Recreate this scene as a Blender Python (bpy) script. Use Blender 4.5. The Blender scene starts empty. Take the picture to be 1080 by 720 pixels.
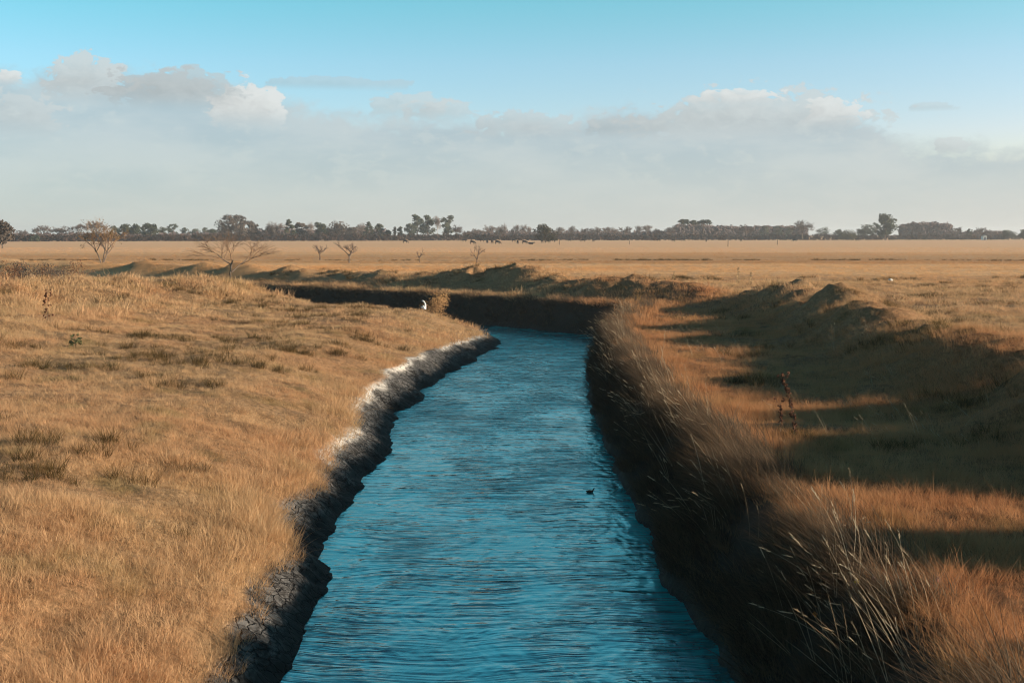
import bpy, bmesh, math, random
import numpy as np
from mathutils import Vector, Matrix, Euler

random.seed(7)
RS = np.random.RandomState(11)
scene = bpy.context.scene
col = scene.collection
R = math.radians

# ------------------------------------------------------------------ camera
F, CX, CY, HZ, CAMZ = 1304.0, 540.0, 360.0, 247.0, 6.0
PITCH = math.atan((CY - HZ) / F)
cd = bpy.data.cameras.new('camera')
cam = bpy.data.objects.new('camera', cd)
col.objects.link(cam)
cd.sensor_width = 36.0
cd.lens = 36.0 * F / 1080.0
cd.clip_start = 0.1
cd.clip_end = 20000
cam.location = (0, 0, CAMZ)
cam.rotation_euler = (math.pi / 2 - PITCH, 0, 0)
scene.camera = cam


def direction(px, py):
    x, y, z = (px - CX) / F, 1.0, (CY - py) / F
    c, s = math.cos(PITCH), math.sin(PITCH)
    return Vector((x, y * c + z * s, -y * s + z * c))


def at(px, py, z=0.0):
    """point of the photograph on the level z"""
    d = direction(px, py)
    t = (z - CAMZ) / d.z
    return Vector((d.x * t, d.y * t, z))


def atd(px, dist):
    d = direction(px, HZ)
    return d.x / d.y * dist


# ------------------------------------------------------------------ noise
def _h(ix, iy, seed):
    h = (ix.astype(np.int64) * 374761393 + iy.astype(np.int64) * 668265263 + seed * 974711) & 0xFFFFFFFF
    h = ((h ^ (h >> 13)) * 1274126177) & 0xFFFFFFFF
    h = h ^ (h >> 16)
    return (h & 0xFFFF) / 65535.0


def vnoise(x, y, seed=0):
    x = np.asarray(x, float); y = np.asarray(y, float)
    ix, iy = np.floor(x), np.floor(y)
    fx, fy = x - ix, y - iy
    fx = fx * fx * fx * (fx * (fx * 6 - 15) + 10)
    fy = fy * fy * fy * (fy * (fy * 6 - 15) + 10)
    a, b = _h(ix, iy, seed), _h(ix + 1, iy, seed)
    c, d = _h(ix, iy + 1, seed), _h(ix + 1, iy + 1, seed)
    return ((a * (1 - fx) + b * fx) * (1 - fy) + (c * (1 - fx) + d * fx) * fy) * 2 - 1


def fbm(x, y, scale, octaves=3, seed=0):
    r, amp, tot = 0, 1.0, 0
    for o in range(octaves):
        k = 2 ** o / scale
        r = r + amp * vnoise(x * k + 17.3 * o, y * k - 9.1 * o, seed + o)
        tot += amp
        amp *= 0.5
    return r / tot


def sm(x):
    x = np.clip(x, 0, 1)
    return x * x * (3 - 2 * x)


# ------------------------------------------------------------------ canal outline
def spline(pts, step=0.8, dense_to=160):
    out = []
    P = [Vector((p[0], p[1], 0)) for p in pts]
    P = [P[0] * 2 - P[1]] + P + [P[-1] * 2 - P[-2]]
    for i in range(1, len(P) - 2):
        n = max(1, int((P[i + 1] - P[i]).length / step)) if max(abs(P[i].x), abs(P[i + 1].x)) < 200 and P[i].y > -50 else 1
        for k in range(n):
            t = k / n
            a, b, c, d = P[i - 1], P[i], P[i + 1], P[i + 2]
            if n == 1:
                out.append(b); continue
            out.append(0.5 * ((2 * b) + (c - a) * t + (2 * a - 5 * b + 4 * c - d) * t * t + (3 * b - a - 3 * c + d) * t ** 3))
    out.append(P[-2])
    return np.array([(p.x, p.y) for p in out])


Lpx = [(297, 720), (327, 655), (352, 612), (345, 583), (372, 538), (393, 505), (412, 462), (428, 432), (452, 410), (482, 390), (520, 368), (529, 361), (515, 353)]
Rpx = [(782, 720), (735, 650), (692, 582), (656, 515), (637, 470), (622, 430), (619, 402), (622, 380)]
Lw = [(-3.3, -300), (-3.2, -30), (-3.15, 5)] + [tuple(at(*p)[:2]) for p in Lpx] + [(-4.2, 76.2), (-7.5, 78.5), (-13, 83.5), (-22, 92.5), (-33, 101.5), (-46, 108), (-66, 115), (-120, 128), (-700, 240), (-4000, 880)]
Rw = [(3.0, -300), (3.0, -30), (3.0, 5)] + [tuple(at(*p)[:2]) for p in Rpx] + [(5.1, 65.5), (6.5, 69.6), (6.0, 72.6), tuple(at(598, 351.2)[:2]), tuple(at(547, 345.5)[:2]), (-3.2, 83.2), (-10, 90), (-17, 97.5), (-28, 107), (-41, 115), (-62, 124), (-120, 138), (-700, 252), (-4000, 895)]
Lc, Rc = spline(Lw), spline(Rw)
RIDGE = spline([(13, -60), (12.6, 5), (12.4, 20), (13.0, 40), (14.2, 56), (14.4, 66), (11.5, 74), (6, 82.5), (-1.4, 92), (-11, 101), (-23, 111.5), (-40, 122), (-62, 131), (-120, 147), (-400, 205)])
LRIDGE = spline([(-23, -40), (-22, 20), (-24, 45), (-25.2, 58), (-25.4, 69), (-22.5, 79), (-18, 86)])


def pdist(X, Y, poly):
    """signed distance (positive left of the travel direction) and arc length"""
    A, B = poly[:-1], poly[1:]
    D = B - A
    L2 = (D ** 2).sum(1)
    L = np.sqrt(L2)
    S0 = np.concatenate([[0], np.cumsum(L)[:-1]])
    sd = np.empty(len(X)); sl = np.empty(len(X))
    for i in range(0, len(X), 8000):
        x = X[i:i + 8000, None]; y = Y[i:i + 8000, None]
        t = np.clip(((x - A[:, 0]) * D[:, 0] + (y - A[:, 1]) * D[:, 1]) / L2, 0, 1)
        dx = x - (A[:, 0] + t * D[:, 0]); dy = y - (A[:, 1] + t * D[:, 1])
        d2 = dx * dx + dy * dy
        k = d2.argmin(1)
        r = np.arange(len(k))
        cr = D[k, 0] * dy[r, k] - D[k, 1] * dx[r, k]
        sd[i:i + 8000] = np.sqrt(d2[r, k]) * np.where(cr >= 0, 1, -1)
        sl[i:i + 8000] = S0[k] + t[r, k] * L[k]
    return sd, sl


def ridge_height(s, x, y):
    """crest height of the spoil ridge above the terrace along its length"""
    h = 1.05 + 0.3 * fbm(s, s * 0, 11, 2, 40) + 0.42 * fbm(s, s * 0, 2.6, 2, 41)
    yk = np.array([-60, 4, 11.8, 12.6, 13.3, 14.0, 16.0, 17.0, 18.3, 19.3, 23.6, 24.4, 25.3, 28, 28.9, 30, 40, 50, 58, 66, 69, 72, 75, 80, 84, 87, 90, 93, 97, 101, 105, 109, 114, 120, 150])
    hk = np.array([1.8, 1.8, 1.75, .75, .6, 1.5, 1.55, .40, .40, 1.6, 1.6, .95, 1.5, 1.5, 1.0, 1.5, 1.3, 1.4, 1.3, 1.4, .6, .4, .9, 1.55, .9, 1.0, 1.75, 1.6, .7, 1.15, .8, 1.15, 1.2, 1.3, 1.2])
    return np.maximum(0.1, np.interp(y, yk, hk) + 0.5 * (h - 1.05))


def terrain(X, Y, full=False):
    X = np.asarray(X, float).ravel(); Y = np.asarray(Y, float).ravel()
    dL, sL = pdist(X, Y, Lc)
    dR, sR = pdist(X, Y, Rc)
    far = sm((np.hypot(X, Y) - 150) / 150)
    wig = 0.30 * fbm(X, Y, 3.4, 2, 2) + 0.24 * fbm(X, Y, 1.3, 3, 3) + 0.05 * fbm(X, Y, 0.4, 2, 5)
    eL = dL + wig
    eR = -dR + 0.6 * wig
    # left bank
    tip = np.exp(-(((X + 0.5) / 5.5) ** 2 + ((Y - 69) / 11) ** 2))
    h0 = 0.74 * (1 - tip) + 0.42 * tip
    zl = h0 * (1 - (1 - np.clip(eL / 1.25, 0, 1)) ** 1.1) + (1.72 - h0) * sm(eL / (5.5 + 1.0 * tip))
    lr, ls = pdist(X, Y, LRIDGE)
    hump = np.exp(-(lr / 6.5) ** 2)
    rough = fbm(X * 0.8 + Y * 0.35, Y * 0.8 - X * 0.35, 4.2, 3, 9)
    crest = np.interp(Y, [-40, 20, 45, 59, 69, 79, 86], [1.2, 1.3, 1.4, 1.4, 1.4, 1.3, 0.4])
    zl = zl + hump * crest * (1 + 0.22 * fbm(X, Y, 9, 2, 12)) + (rough * (0.06 + 0.7 * hump) + 0.34 * hump * fbm(X + 0.4 * Y, Y, 1.7, 3, 15)) * sm(eL / 3)
    zl = zl + 0.15 * fbm(X, Y, 1.5, 3, 14) * sm((eL - .9) / 1.2)
    beyond = sm((-X - 27) / 12)
    zl = zl * (1 - beyond * (1 - far)) + beyond * (1 - far) * np.minimum(zl, 2.0)
    mudlump = fbm(X, Y, 0.9, 4, 21)
    mudz = np.exp(-((eL - 0.45) / 0.45) ** 2)
    zl = zl + mudz * (0.13 * mudlump - 0.14 * np.abs(fbm(X + 0.3 * Y, Y * 0.7, 0.55, 3, 23)) + 0.05)
    # right bank
    rr, rs = pdist(X, Y, RIDGE)
    top = 1.88
    zr = top * (1 - (1 - np.clip(eR / 1.55, 0, 1)) ** 1.9)
    zr = zr + 0.08 * fbm(X, Y, 1.3, 3, 31) * sm(eR / 0.8) + (0.05 * fbm(X, Y, 3.5, 2, 33) + 0.07 * fbm(X, Y, 1.1, 3, 34)) * sm((eR - 1) / 2)
    hr = ridge_height(rs, X, Y)
    prof = np.exp(-np.abs((rr + 0.5 * fbm(X, Y, 5, 2, 35)) / np.where(rr > 0, 2.0, 3.0)) ** 2.1)
    rn = fbm(X, Y, 2.4, 3, 36)
    zr = zr + prof * hr * (1 + 0.38 * rn + 0.2 * fbm(X, Y, 0.9, 3, 38) + 0.18 * np.abs(fbm(X, Y, 1.4, 3, 42))) * sm((eR - 1.2) / 3)
    out = sm((-rr - 1) / 9) * sm((eR - 6) / 4)
    zr = zr + 0.32 * out + 0.04 * fbm(X, Y, 7, 2, 37) * out
    # bed
    m = np.minimum(-eL, -eR)
    zb = -0.75 * sm(m / 0.9) - 0.02
    z = np.where(eL > 0, zl, np.where(eR > 0, zr, zb))
    near_w = np.minimum(np.abs(eL), np.abs(eR))
    z = np.where((X < -150) | (Y > 170), z * (1 - far * sm(near_w / 20)) + far * sm(near_w / 20) * 2.2, z * (1 - far) + far * 2.2 + 0 * z)
    z = z + far * 0.05 * fbm(X, Y, 60, 2, 39)
    if full:
        return z, eL, eR, rr, hump, tip
    return z


def gz(x, y):
    return float(terrain([x], [y])[0])


# ------------------------------------------------------------------ materials
def mat(name):
    m = bpy.data.materials.new(name)
    m.use_nodes = True
    nt = m.node_tree
    b = nt.nodes['Principled BSDF']
    b.inputs['Specular IOR Level'].default_value = 0.15
    b.inputs['Roughness'].default_value = 0.85
    return m, nt, b


class N:
    """tiny helper to write node trees"""
    def __init__(self, nt): self.nt = nt

    def new(self, t, **k):
        n = self.nt.nodes.new(t)
        for a, v in k.items(): setattr(n, a, v)
        return n

    def link(self, a, b): self.nt.links.new(a, b)

    def val(self, n, i, v):
        if isinstance(v, bpy.types.NodeSocket): self.link(v, n.inputs[i])
        elif v is not None: n.inputs[i].default_value = v

    def math(self, op, a, b=None, c=None, clamp=False):
        n = self.new('ShaderNodeMath', operation=op, use_clamp=clamp)
        self.val(n, 0, a); self.val(n, 1, b); self.val(n, 2, c)
        return n.outputs[0]

    def mix(self, f, a, b, blend='MIX'):
        n = self.new('ShaderNodeMix', data_type='RGBA', blend_type=blend)
        self.val(n, 0, f)
        for i, v in ((6, a), (7, b)):
            if isinstance(v, bpy.types.NodeSocket): self.link(v, n.inputs[i])
            else: n.inputs[i].default_value = (*v[:3], 1)
        return n.outputs[2]

    def noise(self, vec, scale, detail=3, rough=0.55, dist=0.0, dims='3D'):
        n = self.new('ShaderNodeTexNoise', noise_dimensions=dims)
        if vec is not None: self.link(vec, n.inputs['Vector'])
        n.inputs['Scale'].default_value = scale; n.inputs['Detail'].default_value = detail
        n.inputs['Roughness'].default_value = rough; n.inputs['Distortion'].default_value = dist
        return n.outputs[0]

    def step(self, v, lo, hi, smooth=True):
        n = self.new('ShaderNodeMapRange', interpolation_type='SMOOTHSTEP' if smooth else 'LINEAR')
        self.val(n, 0, v); self.val(n, 1, lo); self.val(n, 2, hi)
        return n.outputs[0]

    def scale(self, vec, s):
        n = self.new('ShaderNodeMapping')
        self.link(vec, n.inputs[0]); n.inputs['Scale'].default_value = s
        return n.outputs[0]

    def ramp(self, v, stops, mode='LINEAR'):
        n = self.new('ShaderNodeValToRGB')
        n.color_ramp.interpolation = mode
        e = n.color_ramp.elements
        while len(e) < len(stops): e.new(0.5)
        for k, (p, c) in enumerate(stops):
            e[k].position = p; e[k].color = (*c[:3], 1)
        self.link(v, n.inputs[0])
        return n.outputs[0]

    def attr(self, name, kind='GEOMETRY'):
        return self.new('ShaderNodeAttribute', attribute_name=name, attribute_type=kind)


STRAW = (0.60, 0.385, 0.205)
RUST = (0.60, 0.345, 0.18)
BROWN = (0.38, 0.205, 0.105)
PALE = (0.64, 0.46, 0.27)
OLIVE = (0.28, 0.225, 0.085)


def grass_colour(n, pos, rnd=None):
    a = n.noise(pos, 0.22, 3)
    b = n.noise(pos, 1.1, 3)
    c = n.noise(pos, 0.55, 2)
    colr = n.mix(n.step(a, 0.36, 0.64), STRAW, RUST)
    colr = n.mix(n.math('MULTIPLY', n.step(b, 0.5, 0.72), 0.6), colr, BROWN)
    colr = n.mix(n.math('MULTIPLY', n.step(c, 0.53, 0.72), 0.6), colr, OLIVE)
    if rnd is not None:
        colr = n.mix(n.math('MULTIPLY', rnd, 0.55), colr, PALE)
    return colr


def pasture_colour(n, pos, rnd=None):
    """turf near the canal, banded grazed field farther out"""
    turf = grass_colour(n, pos, rnd)
    far_a = n.noise(n.scale(pos, (0.009, 0.055, 1)), 1.0, 4, 0.6)
    far_b = n.noise(n.scale(pos, (0.05, 0.25, 1)), 1.0, 4, 0.65)
    far_c = n.noise(n.scale(pos, (0.35, 1.0, 1)), 1.0, 4, 0.7)
    field = n.mix(n.step(far_a, 0.42, 0.60), (0.70, 0.43, 0.22), (0.66, 0.36, 0.16))
    field = n.mix(n.math('MULTIPLY', n.step(far_b, 0.52, 0.70), 0.45), field, (0.36, 0.21, 0.10))
    field = n.mix(n.math('MULTIPLY', n.step(far_c, 0.58, 0.72), 0.6), field, (0.20, 0.135, 0.06))
    yy = n.new('ShaderNodeSeparateXYZ'); n.link(pos, yy.inputs[0])
    wob = n.math('MULTIPLY_ADD', n.math('SUBTRACT', n.noise(n.scale(pos, (0.004, 0.02, 1)), 1.0, 3), 0.5), 60.0, yy.outputs[1])
    band = n.math('MULTIPLY', n.step(wob, 155, 172), n.math('SUBTRACT', 1.0, n.step(wob, 215, 265)))
    field = n.mix(n.math('MULTIPLY', band, 0.55), field, (0.38, 0.22, 0.11))
    field = n.mix(n.math('MULTIPLY', n.step(wob, 235, 290), 0.88), field, (0.74, 0.455, 0.255))
    ln = n.new('ShaderNodeVectorMath', operation='LENGTH'); n.link(pos, ln.inputs[0])
    fmask = n.step(ln.outputs['Value'], 75, 135)
    # right bank turf darkened and reddened so its shade reads darker and browner
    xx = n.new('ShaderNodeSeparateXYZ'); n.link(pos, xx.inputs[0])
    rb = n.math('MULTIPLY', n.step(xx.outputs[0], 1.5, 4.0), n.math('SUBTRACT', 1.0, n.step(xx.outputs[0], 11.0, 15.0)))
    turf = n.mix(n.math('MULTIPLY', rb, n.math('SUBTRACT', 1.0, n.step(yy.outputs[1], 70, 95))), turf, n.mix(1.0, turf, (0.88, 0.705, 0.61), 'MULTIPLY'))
    return n.mix(fmask, turf, field), fmask


# ground sheet
mg, nt, b = mat('dry_pasture_soil')
n = N(nt)
pos = n.new('ShaderNodeNewGeometry').outputs['Position']
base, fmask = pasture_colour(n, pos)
thatch = n.noise(n.scale(pos, (9, 9, 9)), 1.0, 5, 0.75)
base = n.mix(n.math('MAXIMUM', n.math('MULTIPLY', n.step(thatch, 0.35, 0.62), 0.75), n.math('MULTIPLY', fmask, 0.92)), n.mix(0.8, base, (0.07, 0.043, 0.02)), n.mix(n.math('SUBTRACT', 0.45, n.math('MULTIPLY', fmask, 0.45)), base, (0.09, 0.055, 0.027)))
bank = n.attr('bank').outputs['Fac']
base = n.mix(bank, base, (0.035, 0.027, 0.020))  # steep bank face coloured dark to stand for its shade
mudn = n.noise(n.scale(pos, (3.5, 3.5, 6)), 1.0, 6, 0.65)
mud2 = n.noise(n.scale(pos, (16, 5, 16)), 1.0, 4, 0.7)
vor = n.new('ShaderNodeTexVoronoi', feature='DISTANCE_TO_EDGE'); vor.inputs['Scale'].default_value = 4.5
vwarp = n.new('ShaderNodeVectorMath', operation='ADD'); n.link(pos, vwarp.inputs[0])
vn = n.new('ShaderNodeTexNoise'); vn.inputs['Scale'].default_value = 3.0; vn.inputs['Detail'].default_value = 3
vs_ = n.new('ShaderNodeVectorMath', operation='SCALE'); vs_.inputs['Scale'].default_value = 0.35
n.link(pos, vn.inputs['Vector']); n.link(vn.outputs['Color'], vs_.inputs[0]); n.link(vs_.outputs[0], vwarp.inputs[1])
n.link(vwarp.outputs[0], vor.inputs['Vector'])
clod = n.step(vor.outputs['Distance'], 0.0, 0.10)
mud = n.mix(n.step(mudn, 0.35, 0.65), (0.036, 0.034, 0.032), (0.135, 0.130, 0.124))
mud = n.mix(clod, n.mix(0.6, mud, (0.008, 0.008, 0.008)), mud)
mud = n.mix(n.math('MULTIPLY', n.step(mud2, 0.5, 0.7), 0.6), mud, (0.21, 0.205, 0.20))
crk = n.math('ABSOLUTE', n.math('SUBTRACT', n.noise(n.scale(pos, (2.2, 5.0, 4.0)), 1.0, 4, 0.6, 0.8), 0.5))
mud = n.mix(n.math('MULTIPLY', n.math('SUBTRACT', 1.0, n.step(crk, 0.0, 0.05)), 0.75), mud, (0.010, 0.009, 0.009))
wetv = n.attr('wet').outputs['Fac']
mud = n.mix(wetv, mud, (0.012, 0.011, 0.010))
base = n.mix(n.attr('mud').outputs['Fac'], base, mud)
saltn = n.noise(n.scale(pos, (4, 4, 4)), 1.0, 5, 0.75)
saltm = n.math('MULTIPLY', n.attr('salt').outputs['Fac'], n.step(saltn, 0.35, 0.52))
base = n.mix(saltm, base, (0.56, 0.53, 0.48))
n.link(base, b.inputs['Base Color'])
rg = n.math('SUBTRACT', 0.92, n.math('MULTIPLY', wetv, 0.2))
n.link(rg, b.inputs['Roughness'])
bp = n.new('ShaderNodeBump')
bp.inputs['Strength'].default_value = 0.8; bp.inputs['Distance'].default_value = 0.08
bh = n.math('ADD', n.noise(n.scale(pos, (5, 5, 5)), 1.0, 6, 0.7), n.math('MULTIPLY', n.noise(n.scale(pos, (0.5, 0.9, 1)), 1.0, 5, 0.75), n.math('MULTIPLY', fmask, 0.8)))
mdm = n.attr('mud').outputs['Fac']
bh = n.math('ADD', n.math('MULTIPLY', bh, n.math('SUBTRACT', 1.0, n.math('MULTIPLY', mdm, 0.7))), n.math('MULTIPLY', clod, n.math('MULTIPLY', mdm, 0.7)))
n.link(bh, bp.inputs['Height'])
n.link(bp.outputs[0], b.inputs['Normal'])
b.inputs['Specular IOR Level'].default_value = 0.1


def blade_mat(name, kind):
    m = bpy.data.materials.new(name); m.use_nodes = True
    nt = m.node_tree; n = N(nt)
    for x in list(nt.nodes):
        if x.type != 'OUTPUT_MATERIAL': nt.nodes.remove(x)
    out = [x for x in nt.nodes if x.type == 'OUTPUT_MATERIAL'][0]
    pos = n.new('ShaderNodeNewGeometry').outputs['Position']
    rnd = n.new('ShaderNodeObjectInfo').outputs['Random']
    if kind == 'dry':
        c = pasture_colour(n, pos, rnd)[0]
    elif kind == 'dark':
        c = n.mix(rnd, (0.055, 0.040, 0.028), (0.21, 0.145, 0.095))  # upper bank blades darkened and greyed to stand for shade
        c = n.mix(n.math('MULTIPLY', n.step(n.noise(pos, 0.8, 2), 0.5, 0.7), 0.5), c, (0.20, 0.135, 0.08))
    elif kind == 'wet':
        c = n.mix(rnd, (0.045, 0.033, 0.024), (0.13, 0.092, 0.06))  # low bank blades painted dark for the shade there
    elif kind == 'stalk':
        c = n.mix(rnd, (0.36, 0.26, 0.16), (0.62, 0.50, 0.34))
    elif kind == 'tuss':
        c = n.mix(rnd, (0.055, 0.045, 0.018), (0.15, 0.09, 0.035))
    d = n.new('ShaderNodeBsdfDiffuse'); t = n.new('ShaderNodeBsdfTranslucent')
    n.link(c, d.inputs[0]); n.link(c, t.inputs[0])
    mx = n.new('ShaderNodeMixShader'); mx.inputs[0].default_value = 0.38
    n.link(d.outputs[0], mx.inputs[1]); n.link(t.outputs[0], mx.inputs[2])
    n.link(mx.outputs[0], out.inputs[0])
    return m


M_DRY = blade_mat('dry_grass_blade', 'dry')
M_DARK = blade_mat('bank_grass_blade', 'dark')
M_BANK_SHADE = blade_mat('shade_bank_blade', 'wet')
M_STALK = blade_mat('bleached_stalk', 'stalk')
M_TUSS = blade_mat('olive_tussock_blade', 'tuss')


def plain(name, c1, c2, scale=2.0, rough=0.9, translucent=False):
    m, nt, b = mat(name)
    n = N(nt)
    pos = n.new('ShaderNodeNewGeometry').outputs['Position']
    f = n.step(n.noise(pos, scale, 3), 0.35, 0.65)
    n.link(n.mix(f, c1, c2), b.inputs['Base Color'])
    b.inputs['Roughness'].default_value = rough
    return m


# ------------------------------------------------------------------ mesh helpers
class MB:
    def __init__(self): self.v = []; self.f = []

    def quad(self, a, b, c, d):
        i = len(self.v); self.v += [a, b, c, d]; self.f.append((i, i + 1, i + 2, i + 3))

    def tri(self, a, b, c):
        i = len(self.v); self.v += [a, b, c]; self.f.append((i, i + 1, i + 2))

    def tube(self, p, q, r0, r1, sides=5, cap=False):
        p, q = Vector(p), Vector(q)
        ax = (q - p)
        if ax.length < 1e-6: return
        ax.normalize()
        u = ax.orthogonal().normalized(); w = ax.cross(u)
        i = len(self.v)
        for c, r in ((p, r0), (q, r1)):
            for k in range(sides):
                a = 2 * math.pi * k / sides
                self.v.append(c + (u * math.cos(a) + w * math.sin(a)) * r)
        for k in range(sides):
            k2 = (k + 1) % sides
            self.f.append((i + k, i + k2, i + sides + k2, i + sides + k))
        if cap:
            self.f.append(tuple(i + sides + k for k in range(sides)))
            self.f.append(tuple(i + k for k in reversed(range(sides))))

    def ball(self, c, rx, ry, rz, seg=8, rings=5, jit=0.0):
        c = Vector(c); i = len(self.v)
        self.v.append(c + Vector((0, 0, rz)))
        for a in range(1, rings):
            th = math.pi * a / rings
            for k in range(seg):
                ph = 2 * math.pi * k / seg
                j = 1 + random.uniform(-jit, jit)
                self.v.append(c + Vector((rx * math.sin(th) * math.cos(ph) * j, ry * math.sin(th) * math.sin(ph) * j, rz * math.cos(th) * j)))
        self.v.append(c - Vector((0, 0, rz)))
        e = len(self.v) - 1
        for k in range(seg):
            self.f.append((i, i + 1 + k, i + 1 + (k + 1) % seg))
            for a in range(rings - 2):
                o = i + 1 + a * seg
                self.f.append((o + k, o + seg + k, o + seg + (k + 1) % seg, o + (k + 1) % seg))
            o = i + 1 + (rings - 2) * seg
            self.f.append((o + k, e, o + (k + 1) % seg))

    def mesh(self, name, m=None, smooth=False):
        me = bpy.data.meshes.new(name)
        me.from_pydata([tuple(v) for v in self.v], [], self.f)
        if m: me.materials.append(m)
        if smooth: me.polygons.foreach_set('use_smooth', [True] * len(me.polygons))
        me.update()
        return me

    def build(self, name, m, parent=None, loc=None, smooth=False):
        o = bpy.data.objects.new(name, self.mesh(name, m, smooth))
        col.objects.link(o)
        if parent: o.parent = parent
        if loc is not None: o.location = loc
        return o


def tag(o, label=None, cat=None, group=None, kind=None):
    if label: o['label'] = label
    if cat: o['category'] = cat
    if group: o['group'] = group
    if kind: o['kind'] = kind
    return o


def empty(name, loc, label, cat, group=None, rz=0):
    o = bpy.data.objects.new(name, None)
    o.empty_display_size = 0.2
    col.objects.link(o)
    o.location = loc; o.rotation_euler = (0, 0, rz)
    return tag(o, label, cat, group)


# ------------------------------------------------------------------ ground sheet
def growing(lo, hi, d0, far, g):
    a = list(np.arange(lo, hi + 1e-6, d0))
    up, s = [a[-1]], d0
    while up[-1] < far[1]:
        s *= g; up.append(up[-1] + s)
    dn, s = [a[0]], d0
    while dn[-1] > far[0]:
        s *= g; dn.append(dn[-1] - s)
    return np.array(dn[:0:-1] + a + up[1:])


xs = growing(-8.0, 7.0, 0.085, (-3000, 3000), 1.05)
ys = [8.0]
while ys[-1] < 4200:
    y = ys[-1]
    ys.append(y + (0.11 if y < 45 else 0.22 if y < 92 else min(400, 0.22 + (y - 92) * 0.035)))
yb, s = [8.0], 0.2
while yb[-1] > -150:
    s *= 1.15; yb.append(yb[-1] - s)
ys = np.array(yb[:0:-1] + ys)
GX, GY = np.meshgrid(xs, ys)
gx, gy = GX.ravel(), GY.ravel()
z, eL, eR, rr, hump, tip = terrain(gx, gy, True)
nx, ny = len(xs), len(ys)
V = np.stack([gx, gy, z], 1)
ii = (np.arange(ny - 1)[:, None] * nx + np.arange(nx - 1)[None, :]).ravel()
Fq = np.stack([ii, ii + 1, ii + nx + 1, ii + nx], 1)
me = bpy.data.meshes.new('ground')
me.vertices.add(len(V)); me.vertices.foreach_set('co', V.ravel())
me.loops.add(Fq.size); me.loops.foreach_set('vertex_index', Fq.ravel().astype(np.int32))
me.polygons.add(len(Fq)); me.polygons.foreach_set('loop_start', np.arange(0, Fq.size, 4, dtype=np.int32))
me.polygons.foreach_set('use_smooth', np.ones(len(Fq), bool))
me.update(); me.validate()


def mud_edge(x, y):
    """how far the bare mud reaches up the left bank"""
    return 0.66 + 0.12 * sm((y - 20) / 15) + 0.30 * fbm(x, y, 2.2, 3, 51) + 0.25 * np.exp(-((y - 33) / 12) ** 2) + 0.5 * np.exp(-((y - 55) / 14) ** 2)


me_edge = mud_edge(gx, gy)
landL = eL > -0.5
mudm = np.where(eL > -0.9, 1 - sm((eL - me_edge) / 0.12), 0) * (eR < 0)
mudm = np.where((eL <= 0) & (eR <= 0), 1.0, mudm)
saltm = np.exp(-((eL - me_edge + 0.02) / 0.15) ** 2) * sm((gy - 21) / 8) * (1 - sm((gy - 66) / 5)) * (eL > 0) * sm((fbm(gx, gy, 3.5, 3, 55) + 0.5) / 0.4)
wet = 1 - sm((z - 0.10 - 0.1 * fbm(gx, gy, 0.8, 2, 57)) / 0.22)
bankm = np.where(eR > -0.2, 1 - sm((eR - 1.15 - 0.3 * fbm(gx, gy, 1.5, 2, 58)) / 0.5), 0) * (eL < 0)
for nm, arr in (('mud', mudm), ('salt', saltm), ('wet', wet), ('bank', bankm)):
    a = me.attributes.new(nm, 'FLOAT', 'POINT')
    a.data.foreach_set('value', arr.astype(np.float32))
me.materials.append(mg)
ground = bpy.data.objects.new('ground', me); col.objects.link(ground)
tag(ground, 'flat dry pasture with mounded banks along the canal', 'ground', kind='structure')

# ------------------------------------------------------------------ water
mw, nt, b = mat('canal_water')
n = N(nt)
pos = n.new('ShaderNodeNewGeometry').outputs['Position']
trough_n = n.noise(n.scale(pos, (0.55, 0.30, 1)), 1.0, 5, 0.68, 0.8)
trough_n2 = n.noise(n.scale(pos, (0.8, 3.4, 1)), 1.0, 4, 0.6, 0.5)
edge_x = n.new('ShaderNodeSeparateXYZ'); n.link(pos, edge_x.inputs[0])
trough_dark = n.math('MULTIPLY', n.step(n.math('MULTIPLY_ADD', trough_n2, 0.55, trough_n), 0.64, 0.82), 0.65)  # dark streaks painted in for the ripple troughs
warp = n.new('ShaderNodeVectorMath', operation='ADD')
wn = n.new('ShaderNodeTexNoise'); wn.inputs['Scale'].default_value = 0.35; wn.inputs['Detail'].default_value = 2
n.link(pos, wn.inputs['Vector'])
ws = n.new('ShaderNodeVectorMath', operation='SCALE'); ws.inputs['Scale'].default_value = 1.25
n.link(wn.outputs['Color'], ws.inputs[0])
n.link(pos, warp.inputs[0]); n.link(ws.outputs[0], warp.inputs[1])
wv = warp.outputs[0]
rip = n.noise(n.scale(wv, (0.42, 4.6, 1)), 1.0, 3, 0.5, 0.25)
rip2 = n.noise(n.scale(wv, (1.7, 12.0, 1)), 1.0, 2, 0.5, 0.2)
big = n.noise(n.scale(wv, (0.5, 0.9, 1)), 1.0, 3, 0.6, 0.6)
patch = n.step(n.noise(n.scale(wv, (0.42, 0.16, 1)), 1.0, 4, 0.65), 0.38, 0.62)
hgt = n.math('ADD', n.math('MULTIPLY', rip, 0.066), n.math('MULTIPLY', rip2, 0.010))
hgt = n.math('MULTIPLY', hgt, n.math('MULTIPLY_ADD', patch, 0.85, 0.25))
cross = n.noise(n.scale(wv, (2.6, 1.5, 1)), 1.0, 3, 0.55, 0.8)
hgt = n.math('ADD', hgt, n.math('MULTIPLY', cross, n.math('MULTIPLY_ADD', n.step(edge_x.outputs[1], 28, 60), 0.055, 0.012)))
hgt = n.math('ADD', hgt, n.math('MULTIPLY', big, 0.045))
bp = n.new('ShaderNodeBump'); bp.inputs['Strength'].default_value = 1.0; bp.inputs['Distance'].default_value = 1.0
n.link(hgt, bp.inputs['Height'])
body = n.new('ShaderNodeBsdfDiffuse'); n.link(n.mix(trough_dark, (0.01, 0.56, 0.58), (0.004, 0.05, 0.06)), body.inputs[0])  # bright teal in the body colour stands in for reflected sky
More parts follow.
